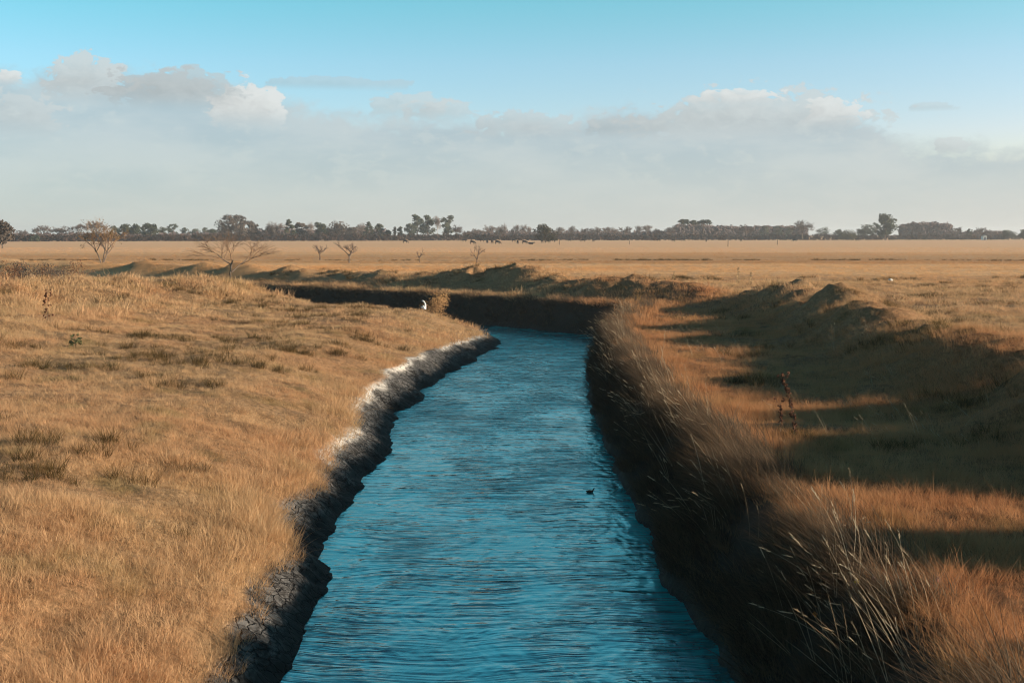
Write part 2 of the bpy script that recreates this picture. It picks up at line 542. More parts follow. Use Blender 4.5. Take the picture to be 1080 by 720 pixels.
gl = n.new('ShaderNodeBsdfGlossy'); gl.inputs['Color'].default_value = (0.84, 1.0, 0.97, 1); gl.inputs['Roughness'].default_value = 0.05
fr = n.new('ShaderNodeFresnel'); fr.inputs['IOR'].default_value = 4.0
for q in (body, gl, fr): n.link(bp.outputs[0], q.inputs['Normal'])
ms = n.new('ShaderNodeMixShader'); n.link(fr.outputs[0], ms.inputs[0]); n.link(body.outputs[0], ms.inputs[1]); n.link(gl.outputs[0], ms.inputs[2])
n.link(ms.outputs[0], [q for q in nt.nodes if q.type == 'OUTPUT_MATERIAL'][0].inputs[0])
nt.nodes.remove(b)
wm = MB()
wx = [-160, -80, -40, -20, -8, 0, 8]; wy = [-150, -20, 10, 40, 70, 100, 130, 160]
for i in range(len(wx) - 1):
    for j in range(len(wy) - 1):
        wm.quad(Vector((wx[i], wy[j], 0)), Vector((wx[i + 1], wy[j], 0)), Vector((wx[i + 1], wy[j + 1], 0)), Vector((wx[i], wy[j + 1], 0)))
water = wm.build('water', mw)
bm = bmesh.new(); bm.from_mesh(water.data); bmesh.ops.remove_doubles(bm, verts=bm.verts, dist=0.001); bm.to_mesh(water.data); bm.free()
tag(water, 'rippled teal water of the narrow canal', 'water', kind='structure')


# ------------------------------------------------------------------ grass
def tuft(name, m, nb, rad, hmin, hmax, w, lean, curl, bias=(0, 0), seed=0, head=False):
    rg = random.Random(seed)
    M = MB()
    for k in range(nb):
        a = rg.uniform(0, 2 * math.pi); r = rad * math.sqrt(rg.random())
        base = Vector((r * math.cos(a), r * math.sin(a), -0.03))
        h = rg.uniform(hmin, hmax)
        a2 = a + rg.uniform(-1.2, 1.2)
        out = Vector((math.cos(a2), math.sin(a2), 0)) * (lean * rg.uniform(0.2, 1.0)) + Vector((bias[0], bias[1], 0)) * rg.uniform(0.5, 1.3)
        side = Vector((-math.sin(a2 + rg.uniform(-1, 1)), math.cos(a2), 0)).normalized()
        cl = curl * rg.uniform(0.3, 1.2)
        pts = []
        ns = 4
        for s in range(ns + 1):
            t = s / ns
            p = base + out * h * (t + cl * t * t) + Vector((0, 0, h * (t - 0.45 * cl * t * t)))
            pts.append(p)
        i = len(M.v)
        for s in range(ns):
            ww = w * rg.uniform(.8, 1.2) * (1 - 0.75 * s / ns)
            M.v += [pts[s] - side * ww * .5, pts[s] + side * ww * .5]
        M.v.append(pts[ns])
        for s in range(ns - 1):
            j = i + 2 * s
            M.f.append((j, j + 1, j + 3, j + 2))
        j = i + 2 * (ns - 1)
        M.f.append((j, j + 1, j + 2))
        if head:
            d = (pts[ns] - pts[ns - 1]).normalized()
            for q in range(9):
                t = q / 9
                c = pts[ns] - d * 0.16 * t
                o = (side * rg.uniform(-1, 1) + Vector((rg.uniform(-.6, .6), rg.uniform(-.6, .6), rg.uniform(-.4, .5)))).normalized()
                L = 0.035 + 0.02 * rg.random()
                u = d.cross(o).normalized() * 0.006
                M.tri(c - u, c + u, c + o * L * 0.55 + d * L)
    return M.mesh(name, m)


def scatter(name, meshes, P, rot, scl, idx, label, cat):
    """one 'stuff' object: tufts set on points by a geometry node tree"""
    me = bpy.data.meshes.new(name)
    me.vertices.add(len(P)); me.vertices.foreach_set('co', np.asarray(P, np.float32).ravel())
    for nm, tp, ar, key in (('rot', 'FLOAT_VECTOR', rot, 'vector'), ('scl', 'FLOAT_VECTOR', scl, 'vector'), ('idx', 'INT', idx, 'value')):
        a = me.attributes.new(nm, tp, 'POINT')
        a.data.foreach_set(key, np.asarray(ar, np.int32 if tp == 'INT' else np.float32).ravel())
    o = bpy.data.objects.new(name, me); col.objects.link(o)
    tag(o, label, cat, kind='stuff')
    g = bpy.data.node_groups.new(name + '_nodes', 'GeometryNodeTree')
    g.interface.new_socket('Geometry', in_out='INPUT', socket_type='NodeSocketGeometry')
    g.interface.new_socket('Geometry', in_out='OUTPUT', socket_type='NodeSocketGeometry')
    nn, lk = g.nodes, g.links
    gi = nn.new('NodeGroupInput'); go = nn.new('NodeGroupOutput')
    g2i = nn.new('GeometryNodeGeometryToInstance')
    for ms in reversed(meshes):
        so = bpy.data.objects.new(ms.name, ms)
        oi = nn.new('GeometryNodeObjectInfo'); oi.inputs['Object'].default_value = so
        oi.inputs['As Instance'].default_value = False
        lk.new(oi.outputs['Geometry'], g2i.inputs[0])
    iop = nn.new('GeometryNodeInstanceOnPoints')
    iop.inputs['Pick Instance'].default_value = True
    lk.new(gi.outputs[0], iop.inputs['Points']); lk.new(g2i.outputs[0], iop.inputs['Instance'])
    for nm, tp, sock in (('rot', 'FLOAT_VECTOR', 'Rotation'), ('scl', 'FLOAT_VECTOR', 'Scale'), ('idx', 'INT', 'Instance Index')):
        na = nn.new('GeometryNodeInputNamedAttribute'); na.data_type = tp; na.inputs['Name'].default_value = nm
        lk.new(na.outputs['Attribute'], iop.inputs[sock])
    lk.new(iop.outputs[0], go.inputs[0])
    md = o.modifiers.new('tufts', 'NODES'); md.node_group = g
    return o


def sample(x0, x1, y0, y1, count, seed):
    r = np.random.RandomState(seed)
    return r.uniform(x0, x1, count), r.uniform(y0, y1, count)


def wedge(x, y, margin=4):
    return np.abs(x) < 0.44 * y + margin


DRY = [tuft('dry_tuft_a', M_DRY, 38, 0.18, 0.10, 0.24, 0.005, 0.8, 0.8, seed=1),
       tuft('dry_tuft_b', M_DRY, 32, 0.16, 0.14, 0.32, 0.0045, 0.7, 0.9, (0.2, -.1), seed=2),
       tuft('dry_tuft_c', M_DRY, 42, 0.22, 0.07, 0.18, 0.006, 0.9, 0.5, seed=3),
       tuft('dry_tuft_d', M_DRY, 26, 0.14, 0.18, 0.40, 0.004, 0.6, 1.0, (-.1, -.2), seed=4),
       tuft('dry_tuft_e', M_DRY, 40, 0.45, 0.14, 0.36, 0.016, 0.8, 0.7, seed=5),
       tuft('dry_tuft_f', M_DRY, 40, 0.50, 0.10, 0.28, 0.018, 0.9, 0.6, seed=6)]
DRY.append(tuft('dry_tuft_g', M_DRY, 60, 0.65, 0.10, 0.26, 0.04, 0.8, 0.6, seed=7))
PX, PY, PI, PS = [], [], [], []
for (x0, x1, y0, y1, cnt, big, sd) in ((-14, 15, 9, 30, 60000, 0, 1), (-27, 27, 30, 60, 80000, 0, 2), (-42, 40, 55, 100, 36000, 1, 3), (-75, 75, 95, 170, 34000, 1, 4)):
    x, y = sample(x0, x1, y0, y1, cnt, sd)
    k = wedge(x, y); x, y = x[k], y[k]
    PX.append(x); PY.append(y)
    r = np.random.RandomState(sd + 50)
    if big:
        PI.append(r.randint(4, 6, len(x))); PS.append(r.uniform(0.7, 1.25, len(x)) * (1 if sd == 3 else 0.8))
    else:
        PI.append(r.randint(0, 4, len(x))); PS.append(r.uniform(0.7, 1.35, len(x)))
u = np.random.RandomState(44)
y = 165 + 190 * u.rand(30000) ** 1.6; x = u.uniform(-1, 1, 30000) * (0.44 * y + 8)
PX.append(x); PY.append(y); PI.append(u.randint(6, 7, len(x))); PS.append(u.uniform(0.4, 0.75, len(x)) * (0.7 + y / 900))
x, y, idx, sc = map(np.concatenate, (PX, PY, PI, PS))
z, eL, eR, rr, hump, tip = terrain(x, y, True)
edge = mud_edge(x, y)
keep = ((eL > edge - 0.12 + 0.2 * np.exp(-((y - 48) / 14) ** 2)) & (eL > 0)) | (eR > 1.15 + 0.25 * fbm(x, y, 1.5, 2, 58))
patchy = fbm(x, y, 2.2, 3, 61)
r = np.random.RandomState(5)
keep &= (r.rand(len(x)) < 0.62 + 0.5 * patchy) | (y > 165)
x, y, z, idx, sc, eL, eR, hump, patchy, rr = (a[keep] for a in (x, y, z, idx, sc, eL, eR, hump, patchy, rr))
lush = 1 + 0.5 * np.clip(patchy, -0.8, 0.8) + 0.35 * hump + 0.5 * np.exp(-((eL - 1.3) / 0.8) ** 2) * (y < 40) + 0.35 * np.exp(-((eR - 1.8) / 0.8) ** 2)
lush = lush * np.where(eR > 2.6, 0.9, 1.0)
lush = lush * np.where((eL > 2) & (y > 20) & (hump < 0.35), 0.72, 1.0)
big_t = (r.rand(len(x)) < np.where((np.abs(rr) < 2.6) & (eR > 0) | (hump > 0.35), 0.16, 0.035)) & (y < 120)
lush = np.where(big_t, lush * r.uniform(1.15, 1.65, len(x)), lush)
sc = sc * lush * 0.84
rot = np.stack([r.normal(0, 0.15, len(x)), r.normal(0.05, 0.15, len(x)), r.uniform(0, 6.283, len(x))], 1)
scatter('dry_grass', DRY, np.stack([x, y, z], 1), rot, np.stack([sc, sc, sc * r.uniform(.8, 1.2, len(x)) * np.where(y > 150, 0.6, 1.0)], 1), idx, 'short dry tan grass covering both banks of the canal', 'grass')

# darker olive tussocks that stand out of the turf
TU = [tuft('tussock_a', M_TUSS, 46, 0.16, 0.16, 0.40, 0.009, 0.8, 0.5, seed=21), tuft('tussock_b', M_TUSS, 40, 0.22, 0.12, 0.30, 0.009, 0.9, 0.6, seed=22)]
x, y = sample(-40, 45, 12, 110, 5200, 77)
k = wedge(x, y, 2); x, y = x[k], y[k]
z, eL, eR, rr, hump, tip = terrain(x, y, True)
k = ((eL > 2.2) | (eR > 3.0)) & (fbm(x, y * 1.8, 4.0, 2, 63) > 0.17)
x, y, z = x[k], y[k], z[k]
r = np.random.RandomState(8)
cx = np.concatenate([x + r.normal(0, .28, len(x)) for q in range(4)]); cyy = np.concatenate([y + r.normal(0, .12, len(y)) for q in range(4)])
zz = terrain(cx, cyy)
s = r.uniform(0.6, 1.35, len(cx))
scatter('tussock_grass', TU, np.stack([cx, cyy, zz], 1), np.stack([0 * cx, 0 * cx, r.uniform(0, 6.28, len(cx))], 1), np.stack([s, s, s], 1), r.randint(0, 2, len(cx)), 'small olive and brown tussocks dotted through the dry turf', 'grass')

# line of dark weeds along an old ditch across the field
x, y = sample(-90, 110, 172, 192, 9000, 81)
k = (np.abs(y - 182 - 5 * fbm(x, x * 0, 40, 2, 82)) < 2.2) & (fbm(x, y, 7, 2, 83) > 0.0)
x, y = x[k], y[k]
r = np.random.RandomState(18); s = r.uniform(0.8, 1.7, len(x))
scatter('ditch_weeds', TU, np.stack([x, y, terrain(x, y)], 1), np.stack([0 * x, 0 * x, r.uniform(0, 6.28, len(x))], 1), np.stack([s, s, s * .8], 1), r.randint(0, 2, len(x)), 'broken line of dark weeds along an old ditch across the field', 'weeds')

# long grass hanging over the right bank
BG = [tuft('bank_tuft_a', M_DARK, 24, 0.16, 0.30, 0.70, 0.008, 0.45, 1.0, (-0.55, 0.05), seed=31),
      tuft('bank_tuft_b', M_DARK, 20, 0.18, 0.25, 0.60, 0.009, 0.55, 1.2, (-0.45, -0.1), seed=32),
      tuft('bank_tuft_c', M_BANK_SHADE, 26, 0.20, 0.18, 0.45, 0.010, 0.6, 1.0, (-0.35, 0), seed=33),
      tuft('bank_tuft_d', M_BANK_SHADE, 26, 0.20, 0.15, 0.38, 0.012, 0.7, 0.8, (-0.3, 0), seed=34)]
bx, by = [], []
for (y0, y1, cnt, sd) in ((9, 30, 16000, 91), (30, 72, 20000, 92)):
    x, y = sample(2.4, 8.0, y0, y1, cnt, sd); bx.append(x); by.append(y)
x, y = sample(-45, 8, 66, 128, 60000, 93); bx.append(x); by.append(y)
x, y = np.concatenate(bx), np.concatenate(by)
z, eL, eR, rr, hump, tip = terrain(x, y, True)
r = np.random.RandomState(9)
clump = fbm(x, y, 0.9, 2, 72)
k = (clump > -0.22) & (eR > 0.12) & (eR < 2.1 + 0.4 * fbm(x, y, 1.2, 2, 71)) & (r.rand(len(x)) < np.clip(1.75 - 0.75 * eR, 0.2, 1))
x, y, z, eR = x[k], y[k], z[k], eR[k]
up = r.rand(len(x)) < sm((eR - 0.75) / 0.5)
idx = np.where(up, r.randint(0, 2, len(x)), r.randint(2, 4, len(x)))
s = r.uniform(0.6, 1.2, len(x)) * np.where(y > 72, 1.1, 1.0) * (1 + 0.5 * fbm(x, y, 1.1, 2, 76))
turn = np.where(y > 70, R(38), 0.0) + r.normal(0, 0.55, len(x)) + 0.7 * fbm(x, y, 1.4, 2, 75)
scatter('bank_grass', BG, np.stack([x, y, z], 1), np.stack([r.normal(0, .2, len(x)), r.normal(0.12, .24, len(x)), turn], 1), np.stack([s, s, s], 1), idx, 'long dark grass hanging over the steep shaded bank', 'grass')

# bleached seed stalks leaning out over the water
ST = [tuft('stalk_a', M_STALK, 2, 0.10, 0.75, 1.25, 0.009, 0.25, 0.5, (-0.55, 0.15), seed=41, head=True),
      tuft('stalk_b', M_STALK, 3, 0.16, 0.6, 1.1, 0.009, 0.3, 0.8, (-0.65, 0.1), seed=42, head=True),
      tuft('stalk_c', M_STALK, 3, 0.12, 0.7, 1.15, 0.009, 0.35, 0.35, (-0.35, 0.2), seed=43, head=False),
      tuft('stalk_d', M_STALK, 2, 0.1, 0.8, 1.35, 0.009, 0.2, 1.1, (-0.45, 0.05), seed=44, head=True)]
x, y = sample(2.8, 8.5, 10, 68, 3800, 95)
x_, y_ = sample(2.8, 6.0, 10.5, 24, 430, 97); x, y = np.concatenate([x, x_]), np.concatenate([y, y_])
z, eL, eR, rr, hump, tip = terrain(x, y, True)
r = np.random.RandomState(10)
k = (eR > 0.45) & (eR < 1.7) & (fbm(x, y, 1.6, 2, 73) > 0.12) & (r.rand(len(x)) < 0.8)
x, y, z = x[k], y[k], z[k]
x2, y2 = sample(6, 12, 14, 60, 420, 96)
z2, _, eR2, _, _, _ = terrain(x2, y2, True)
k = (fbm(x2, y2, 3.0, 2, 74) > 0.1); x2, y2, z2 = x2[k], y2[k], z2[k]
x, y, z = np.concatenate([x, x2]), np.concatenate([y, y2]), np.concatenate([z, z2])
s = r.uniform(0.6, 1.1, len(x)); s[-len(x2):] *= 0.6
scatter('seed_stalk_grass', ST, np.stack([x, y, z], 1), np.stack([r.normal(0, .24, len(x)), r.normal(0, .24, len(x)), r.normal(0, .7, len(x))], 1), np.stack([s, s, s], 1), r.randint(0, 4, len(x)), 'pale bleached seed stalks leaning from the shaded bank', 'grass')


# ------------------------------------------------------------------ trees
BARK = plain('grey_bark', (0.10, 0.075, 0.055), (0.17, 0.13, 0.10), 1.0)
PALE_BARK = plain('pale_bark', (0.42, 0.37, 0.32), (0.6, 0.55, 0.5), 0.5)
LEAF = {
    'dark': plain('evergreen_leaf', (0.022, 0.030, 0.018), (0.050, 0.055, 0.028), 0.5),
    'gum': plain('gum_leaf', (0.040, 0.052, 0.038), (0.085, 0.090, 0.060), 0.4),
    'olive': plain('olive_leaf', (0.055, 0.06, 0.022), (0.12, 0.09, 0.03), 0.5),
    'twig': plain('bare_twig', (0.095, 0.068, 0.055), (0.16, 0.12, 0.10), 0.4),
    'purple': plain('purple_twig', (0.080, 0.060, 0.058), (0.12, 0.092, 0.088), 0.4),
    'pale': plain('pale_twig', (0.16, 0.125, 0.105), (0.24, 0.19, 0.165), 0.4),
    'brown': plain('brown_leaf', (0.045, 0.036, 0.030), (0.085, 0.066, 0.052), 0.5),
    'tan': plain('tan_twig', (0.16, 0.095, 0.055), (0.27, 0.17, 0.10), 0.8),
    'rust': plain('rusty_leaf', (0.20, 0.11, 0.05), (0.36, 0.21, 0.09), 1.2),
    'olivebrown': plain('olive_brown_leaf', (0.10, 0.07, 0.03), (0.20, 0.13, 0.06), 1.0),
    'russet': plain('russet_leaf', (0.075, 0.036, 0.020), (0.17, 0.085, 0.04), 1.0),
    'deep': plain('deep_leaf', (0.018, 0.019, 0.009), (0.05, 0.036, 0.015), 0.3),
}


def leaf_clump(M, c, r, rg, n, size, flat=1.0):
    """n leaf-sized faces through one bough's volume"""
    for _ in range(n):
        d = Vector((rg.gauss(0, 1), rg.gauss(0, 1), rg.gauss(0, 1))).normalized() * (r * rg.random() ** 0.45)
        d.z *= flat
        p = c + d
        u = Vector((rg.gauss(0, 1), rg.gauss(0, 1), rg.gauss(0, 1))).normalized()
        w = u.orthogonal().normalized()
        s = size * rg.uniform(0.6, 1.3)
        M.quad(p - u * s, p - w * s * .7, p + u * s, p + w * s * .7)


def make_tree(name, base, h, w, kind, leaf, label, cat='tree', group=None, seed=0, clear=0.22, bark=None):
    rg = random.Random(seed)
    root = empty(name, base, label, cat, group, 0)
    T, C = MB(), MB()
    w = w * 0.5
    bark = bark or BARK
    tr = max(0.10, h * 0.022)
    trunk_top = Vector((rg.uniform(-.04, .04) * h, 0, h * {'dense': .6, 'gum': .75, 'bare': .55, 'pine': .9, 'column': .9, 'umbrella': .82}[kind]))
    mid = Vector((trunk_top.x * .3, 0, h * clear))
    T.tube((0, 0, -0.3), mid, tr * 1.25, tr, 6); T.tube(mid, trunk_top, tr, tr * .35, 6)

    def limb(tgt, f=None):
        f = rg.uniform(0.3, 0.85) if f is None else f
        p = mid.lerp(trunk_top, f)
        m = p.lerp(tgt, 0.5) + Vector((0, 0, -0.04 * h))
        T.tube(p, m, tr * .4, tr * .28, 4); T.tube(m, tgt, tr * .28, tr * .1, 4)

    fs = 0.03 * h + 0.11
    if kind == 'dense':
        n = 34
        for k in range(n):
            a = rg.uniform(0, 6.283); e = rg.random() ** 0.8
            zc = h * (clear + (0.93 - clear) * (0.12 + 0.86 * rg.random()))
            rel = (zc / h - clear) / (1 - clear)
            rad = w * math.sqrt(max(0.05, 1 - ((rel - 0.40) / 0.66) ** 2))
            c = Vector((math.cos(a) * rad * e * .86, math.sin(a) * rad * e * .86, zc))
            leaf_clump(C, c, rg.uniform(.22, .36) * w + 0.03 * h, rg, 52, fs, .75)
            if k % 3 == 0: limb(c)
    elif kind == 'gum':
        n = 16
        for k in range(n):
            a = rg.uniform(0, 6.283); e = rg.random() ** 0.6
            zc = h * (0.26 + 0.68 * (k + rg.random()) / n)
            rad = w * (0.95 if zc < .85 * h else .55)
            c = Vector((math.cos(a) * rad * e * .8, math.sin(a) * rad * e * .8, zc))
            leaf_clump(C, c, rg.uniform(.28, .46) * w + 0.012 * h, rg, 60, fs * .85, .7)
            limb(c)
    elif kind == 'pine':
        n = 22
        for k in range(n):
            t = (k + rg.random()) / n
            zc = h * (0.2 + 0.76 * t); rad = w * (1 - t) ** 0.7
            a = rg.uniform(0, 6.283)
            c = Vector((math.cos(a) * rad * .7, math.sin(a) * rad * .7, zc))
            leaf_clump(C, c, 0.25 * w + 0.03 * h * (1.1 - t), rg, 40, fs * .8, .6)
            if k % 2 == 0: limb(c, max(0, t - .1))
    elif kind == 'column':
        for k in range(16):
            t = (k + .5) / 16
            c = Vector((rg.uniform(-.25, .25) * w, rg.uniform(-.25, .25) * w, h * (0.1 + .86 * t)))
            leaf_clump(C, c, w * (0.75 - .35 * t), rg, 40, fs * .6, 1.2)
        limb(Vector((0.2 * w, 0, h * .8)))
    elif kind == 'umbrella':
        for k in range(15):
            a = rg.uniform(0, 6.283); e = math.sqrt(rg.random())
            c = Vector((math.cos(a) * w * e * .8, math.sin(a) * w * e * .8, h * rg.uniform(.78, .93)))
            leaf_clump(C, c, 0.28 * w + .03 * h, rg, 60, fs * .8, .55)
            limb(c, rg.uniform(.6, .95))
    elif kind == 'bare':
        def grow(p, d, L, r, lev):
            q = p + d * L
            if lev < 2: T.tube(p, q, r, r * .6, 4)
            else: C.tube(p, q, r, r * .5, 3)
            if lev == 4: return
            for _ in range(4 if lev < 3 else 5):
                nd = (d + Vector((rg.gauss(0, .55), rg.gauss(0, .55), rg.gauss(0.12, .4)))).normalized()
                grow(p.lerp(q, rg.uniform(.45, 1)), nd, L * rg.uniform(.55, .85), max(r * .55, 0.0035 * h), lev + 1)
        for k in range(5):
            a = k * 1.257 + rg.uniform(-.4, .4)
            sp = rg.uniform(.25, .9) * min(1.4, 1.15 * w / (0.45 * h))
            grow(mid.lerp(trunk_top, rg.uniform(0, .5)), Vector((math.cos(a) * sp, math.sin(a) * sp, 1)).normalized(), h * .24, tr * .5, 0)
        # fit the twigs to the wanted height and width
        xs_ = [abs(v.x) for v in C.v]; zs_ = [v.z for v in C.v]
        kx = w / sorted(xs_)[int(len(xs_) * .97)]; kz = h / sorted(zs_)[int(len(zs_) * .98)]
        for v in C.v + T.v:
            v.x *= kx; v.y *= kx
            if v.z > 0: v.z *= kz
    if kind != 'bare':
        xs_ = sorted(abs(v.x) for v in C.v); zs_ = sorted(v.z for v in C.v)
        kx = w / xs_[int(len(xs_) * .975)]; kz = h / zs_[int(len(zs_) * .99)]
        for v in C.v + T.v:
            v.x *= kx; v.y *= kx
            if v.z > 0: v.z *= kz
    T.build('trunk', bark, root)
    C.build('crown', LEAF[leaf], root)
    return root


# x, top, width (photo px), distance, kind, leaf, label
EVG, BAR = 'evergreen trees on the horizon', 'bare trees on the horizon'
TREES = [
    (24, 243.0, 15, 690, 'bare', 'purple', 'low purplish bare tree just right of the brown tree at the photo edge'),
    (46, 238.5, 20, 720, 'bare', 'twig', 'grey bare tree above the small green bush on the horizon'),
    (64, 239.5, 19, 735, 'bare', 'twig', 'grey bare tree between the green bush and the spreading brown-leaved tree'),
    (82, 237, 20, 720, 'bare', 'twig', 'bare grey tree rising behind the left side of the brown-leaved tree'),
    (101, 234, 18, 730, 'bare', 'twig', 'tall bare grey crown directly behind the spreading brown-leaved tree'),
    (122, 238.5, 9, 750, 'gum', 'gum', 'thin grey-green tree just right of the spreading brown-leaved tree'),
    (131, 237, 13, 740, 'dense', 'dark', 'dark evergreen, first of three right of the brown-leaved tree'),
    (142, 237, 13, 740, 'dense', 'dark', 'middle dark evergreen between two others right of the brown-leaved tree'),
    (151, 237, 9, 760, 'gum', 'gum', 'slender grey-green tree squeezed against the blackest round evergreen'),
    (159.5, 236, 14, 715, 'dense', 'dark', 'blackest round evergreen in the left stretch of the tree line'),
    (171, 240, 12, 760, 'gum', 'gum', 'bluish gum tree just right of the blackest round evergreen'),
    (182, 236.5, 10, 770, 'gum', 'gum', 'tallest of the row of small bluish gum trees'),
    (195, 240.5, 10, 775, 'gum', 'gum', 'gum tree right of the tallest of the small bluish row'),
    (206, 241.5, 11, 770, 'gum', 'gum', 'squat bluish gum tree in the middle of the small row'),
    (217, 240.5, 8, 780, 'gum', 'gum', 'narrow bluish gum tree, second left of the big rounded crown'),
    (225, 242, 8, 775, 'dense', 'dark', 'small dark tree next to the big rounded crown at the row end'),
    (244, 227.5, 28, 700, 'dense', 'brown', 'big rounded brown-grey tree towering over the left tree line'),
    (267, 234, 14, 720, 'dense', 'brown', 'medium round grey tree close right of the towering rounded one'),
    (286, 239, 17, 720, 'dense', 'brown', 'low dark bushy tree between the round grey tree and the pointed pine'),
    (290, 235.5, 24, 830, 'bare', 'pale', 'pale bare tree faintly seen behind the low dark bushy one'),
    (305, 232, 14, 720, 'pine', 'dark', 'dark pointed pine standing above its neighbours'),
    (317, 235.5, 13, 740, 'dense', 'brown', 'round-topped dark tree touching the pointed pine'),
    (327, 236, 9, 790, 'bare', 'pale', 'thin pale bare tree between two dark crowns near the pointed pine'),
    (338, 235.5, 13, 735, 'dense', 'dark', 'dark egg-shaped tree left of the wide flat dome'),
    (357, 234.5, 29, 740, 'dense', 'brown', 'very wide dome-shaped grey tree with a flat top'),
    (372, 240, 14, 730, 'dense', 'brown', 'low rounded tree leaning on the right end of the wide dome'),
    (380, 236.5, 11, 800, 'bare', 'pale', 'pale bare tree with sky showing through beside the knobbly evergreen'),
    (389, 234.5, 12, 740, 'pine', 'dark', 'knobbly dark evergreen with a peaked top right of the wide dome'),
    (400, 236.5, 9, 750, 'dense', 'gum', 'grey-green round tree just right of the knobbly peaked evergreen'),
    (409, 243, 7, 740, 'dense', 'dark', 'very low dark tree left of the narrow column'),
    (416, 239.5, 4.5, 740, 'column', 'dark', 'narrow dark column-shaped cypress'),
    (423, 239.5, 7, 745, 'gum', 'dark', 'wispy dark tree between the cypress column and the tall clump'),
    (432, 236, 14, 740, 'gum', 'gum', 'low leafy tree at the left foot of the tall gum clump'),
    (440, 227, 14, 750, 'gum', 'gum', 'tall gum tree at the left end of the tall clump'),
    (451, 227.5, 15, 755, 'gum', 'gum', 'tall broad gum tree in the middle of the tall clump'),
    (461, 229, 7, 735, 'bare', 'pale', 'thin tall tree with a white trunk inside the tall clump'),
    (473, 228, 14, 750, 'gum', 'gum', 'tall gum tree with a leaning top at the right end of the tall clump'),
    (482, 238.5, 13, 740, 'bare', 'purple', 'purplish bare tree at the right foot of the tall gum clump'),
    (492, 244, 11, 760, 'bare', 'twig', 'low grey bare tree right of the purplish one by the tall clump'),
    (502, 241.5, 8, 830, 'bare', 'pale', 'pale bare tree standing in the gap above the grazing cattle'),
    (509, 243, 6, 830, 'bare', 'pale', 'thinnest pale bare tree above the grazing cattle'),
    (517, 238.5, 13, 800, 'bare', 'pale', 'pale bare tree over the middle of the cattle group'),
    (527, 242, 11, 740, 'bare', 'brown', 'low dark bare bush-like tree among the pale trees over the cattle'),
    (530, 238, 13, 820, 'bare', 'pale', 'pale bare tree behind the low dark bush-like one'),
    (545, 238, 11, 800, 'bare', 'pale', 'pale bare tree, second left of the dense dark green tree'),
    (555, 238, 12, 800, 'bare', 'pale', 'pale bare tree touching the left side of the dense dark green tree'),
    (591, 240, 9, 850, 'bare', 'pale', 'pale bare tree just right of the dense dark green tree'),
    (603, 239, 12, 820, 'bare', 'twig', 'round-headed bare tree standing alone between two gaps of sky'),
    (619, 241, 15, 790, 'bare', 'purple', 'broad purplish bare tree right of the lone round-headed one'),
    (630, 240, 9, 830, 'bare', 'pale', 'pale bare tree behind the right side of the broad purplish one'),
    (640, 240, 10, 830, 'bare', 'pale', 'pale bare tree in the middle of the even pale row'),
    (649, 240.5, 9, 830, 'bare', 'pale', 'pale bare tree at the right end of the even pale row'),
    (660, 239.5, 13, 800, 'bare', 'twig', 'triangular grey bare tree after the even pale row'),
    (673, 238.5, 8, 850, 'bare', 'pale', 'slim pale bare tree right of the triangular grey one'),
    (683, 238, 10, 850, 'bare', 'pale', 'pale bare tree with a rounded head behind the reddish thicket tree'),
    (693, 242, 18, 800, 'bare', 'purple', 'wide low reddish bare tree left of the flat-topped pines'),
    (707, 240, 11, 820, 'bare', 'twig', 'bare tree close left of the flat-topped pines'),
    (721, 231.5, 10, 860, 'umbrella', 'dark', 'flat-topped pine, left one of three above the wood'),
    (731, 232.5, 8, 865, 'umbrella', 'dark', 'flat-topped pine, smallest and middle of the three above the wood'),
    (742, 232, 14, 870, 'umbrella', 'dark', 'flat-topped pine, widest of the three above the wood'),
    (787, 239, 17, 860, 'bare', 'twig', 'open bare tree standing in front of the long low wood'),
    (806, 238.5, 10, 880, 'gum', 'gum', 'small hazy gum tree over the right end of the long low wood'),
    (820, 238.5, 10, 885, 'gum', 'gum', 'hazy gum tree left of the big twiggy round tree'),
    (832, 240, 8, 890, 'gum', 'gum', 'small hazy gum touching the big twiggy round tree'),
    (846.5, 233.5, 22, 800, 'bare', 'twig', 'big round twiggy bare tree right of centre'),
    (868, 240, 13, 880, 'gum', 'gum', 'hazy grey-green tree right of the big twiggy round tree'),
    (885, 242.5, 11, 880, 'dense', 'gum', 'low hazy round tree above the olive scrub'),
    (913, 237.5, 17, 860, 'dense', 'gum', 'grey-green tree rising toward the tall dark evergreen'),
    (923, 235.5, 10, 850, 'gum', 'gum', 'grey-green tree leaning against the tall dark evergreen'),
    (934, 226.5, 19, 800, 'dense', 'dark', 'tall dark evergreen standing above everything on the right horizon'),
    (1008, 240, 14, 850, 'bare', 'twig', 'grey bare tree just right of the domed purple wood'),
    (1022, 241.5, 8, 860, 'pine', 'dark', 'small dark pointed tree right of the domed purple wood'),
    (1035, 240.5, 17, 870, 'bare', 'twig', 'rounded pale bare tree right of the small dark pointed tree'),
    (1047, 244.5, 12, 870, 'bare', 'pale', 'lowest pale bare tree before the low black evergreen'),
    (1064, 243, 15, 820, 'dense', 'dark', 'low black wide evergreen standing apart near the right edge'),
    (1079, 242.5, 8, 830, 'dense', 'dark', 'small dark tree cut by the right edge of the photo'),
]
for i, (px, top, wpx, D, kind, leaf, label) in enumerate(TREES):
    X = atd(px, D)
    zb = gz(X, D)
    h = CAMZ + (HZ - top) * D / F - zb
    make_tree('evergreen_tree' if leaf in ('dark',) else 'gum_tree' if kind == 'gum' else 'bare_tree' if kind == 'bare' else 'broad_tree',
              (X, D, zb), h, wpx * D / F, kind, leaf, label, 'tree',
              'trees along the horizon', seed=100 + i, clear=0.08 if kind == 'dense' else 0.22,
              bark=PALE_BARK if 'white trunk' in label else None)

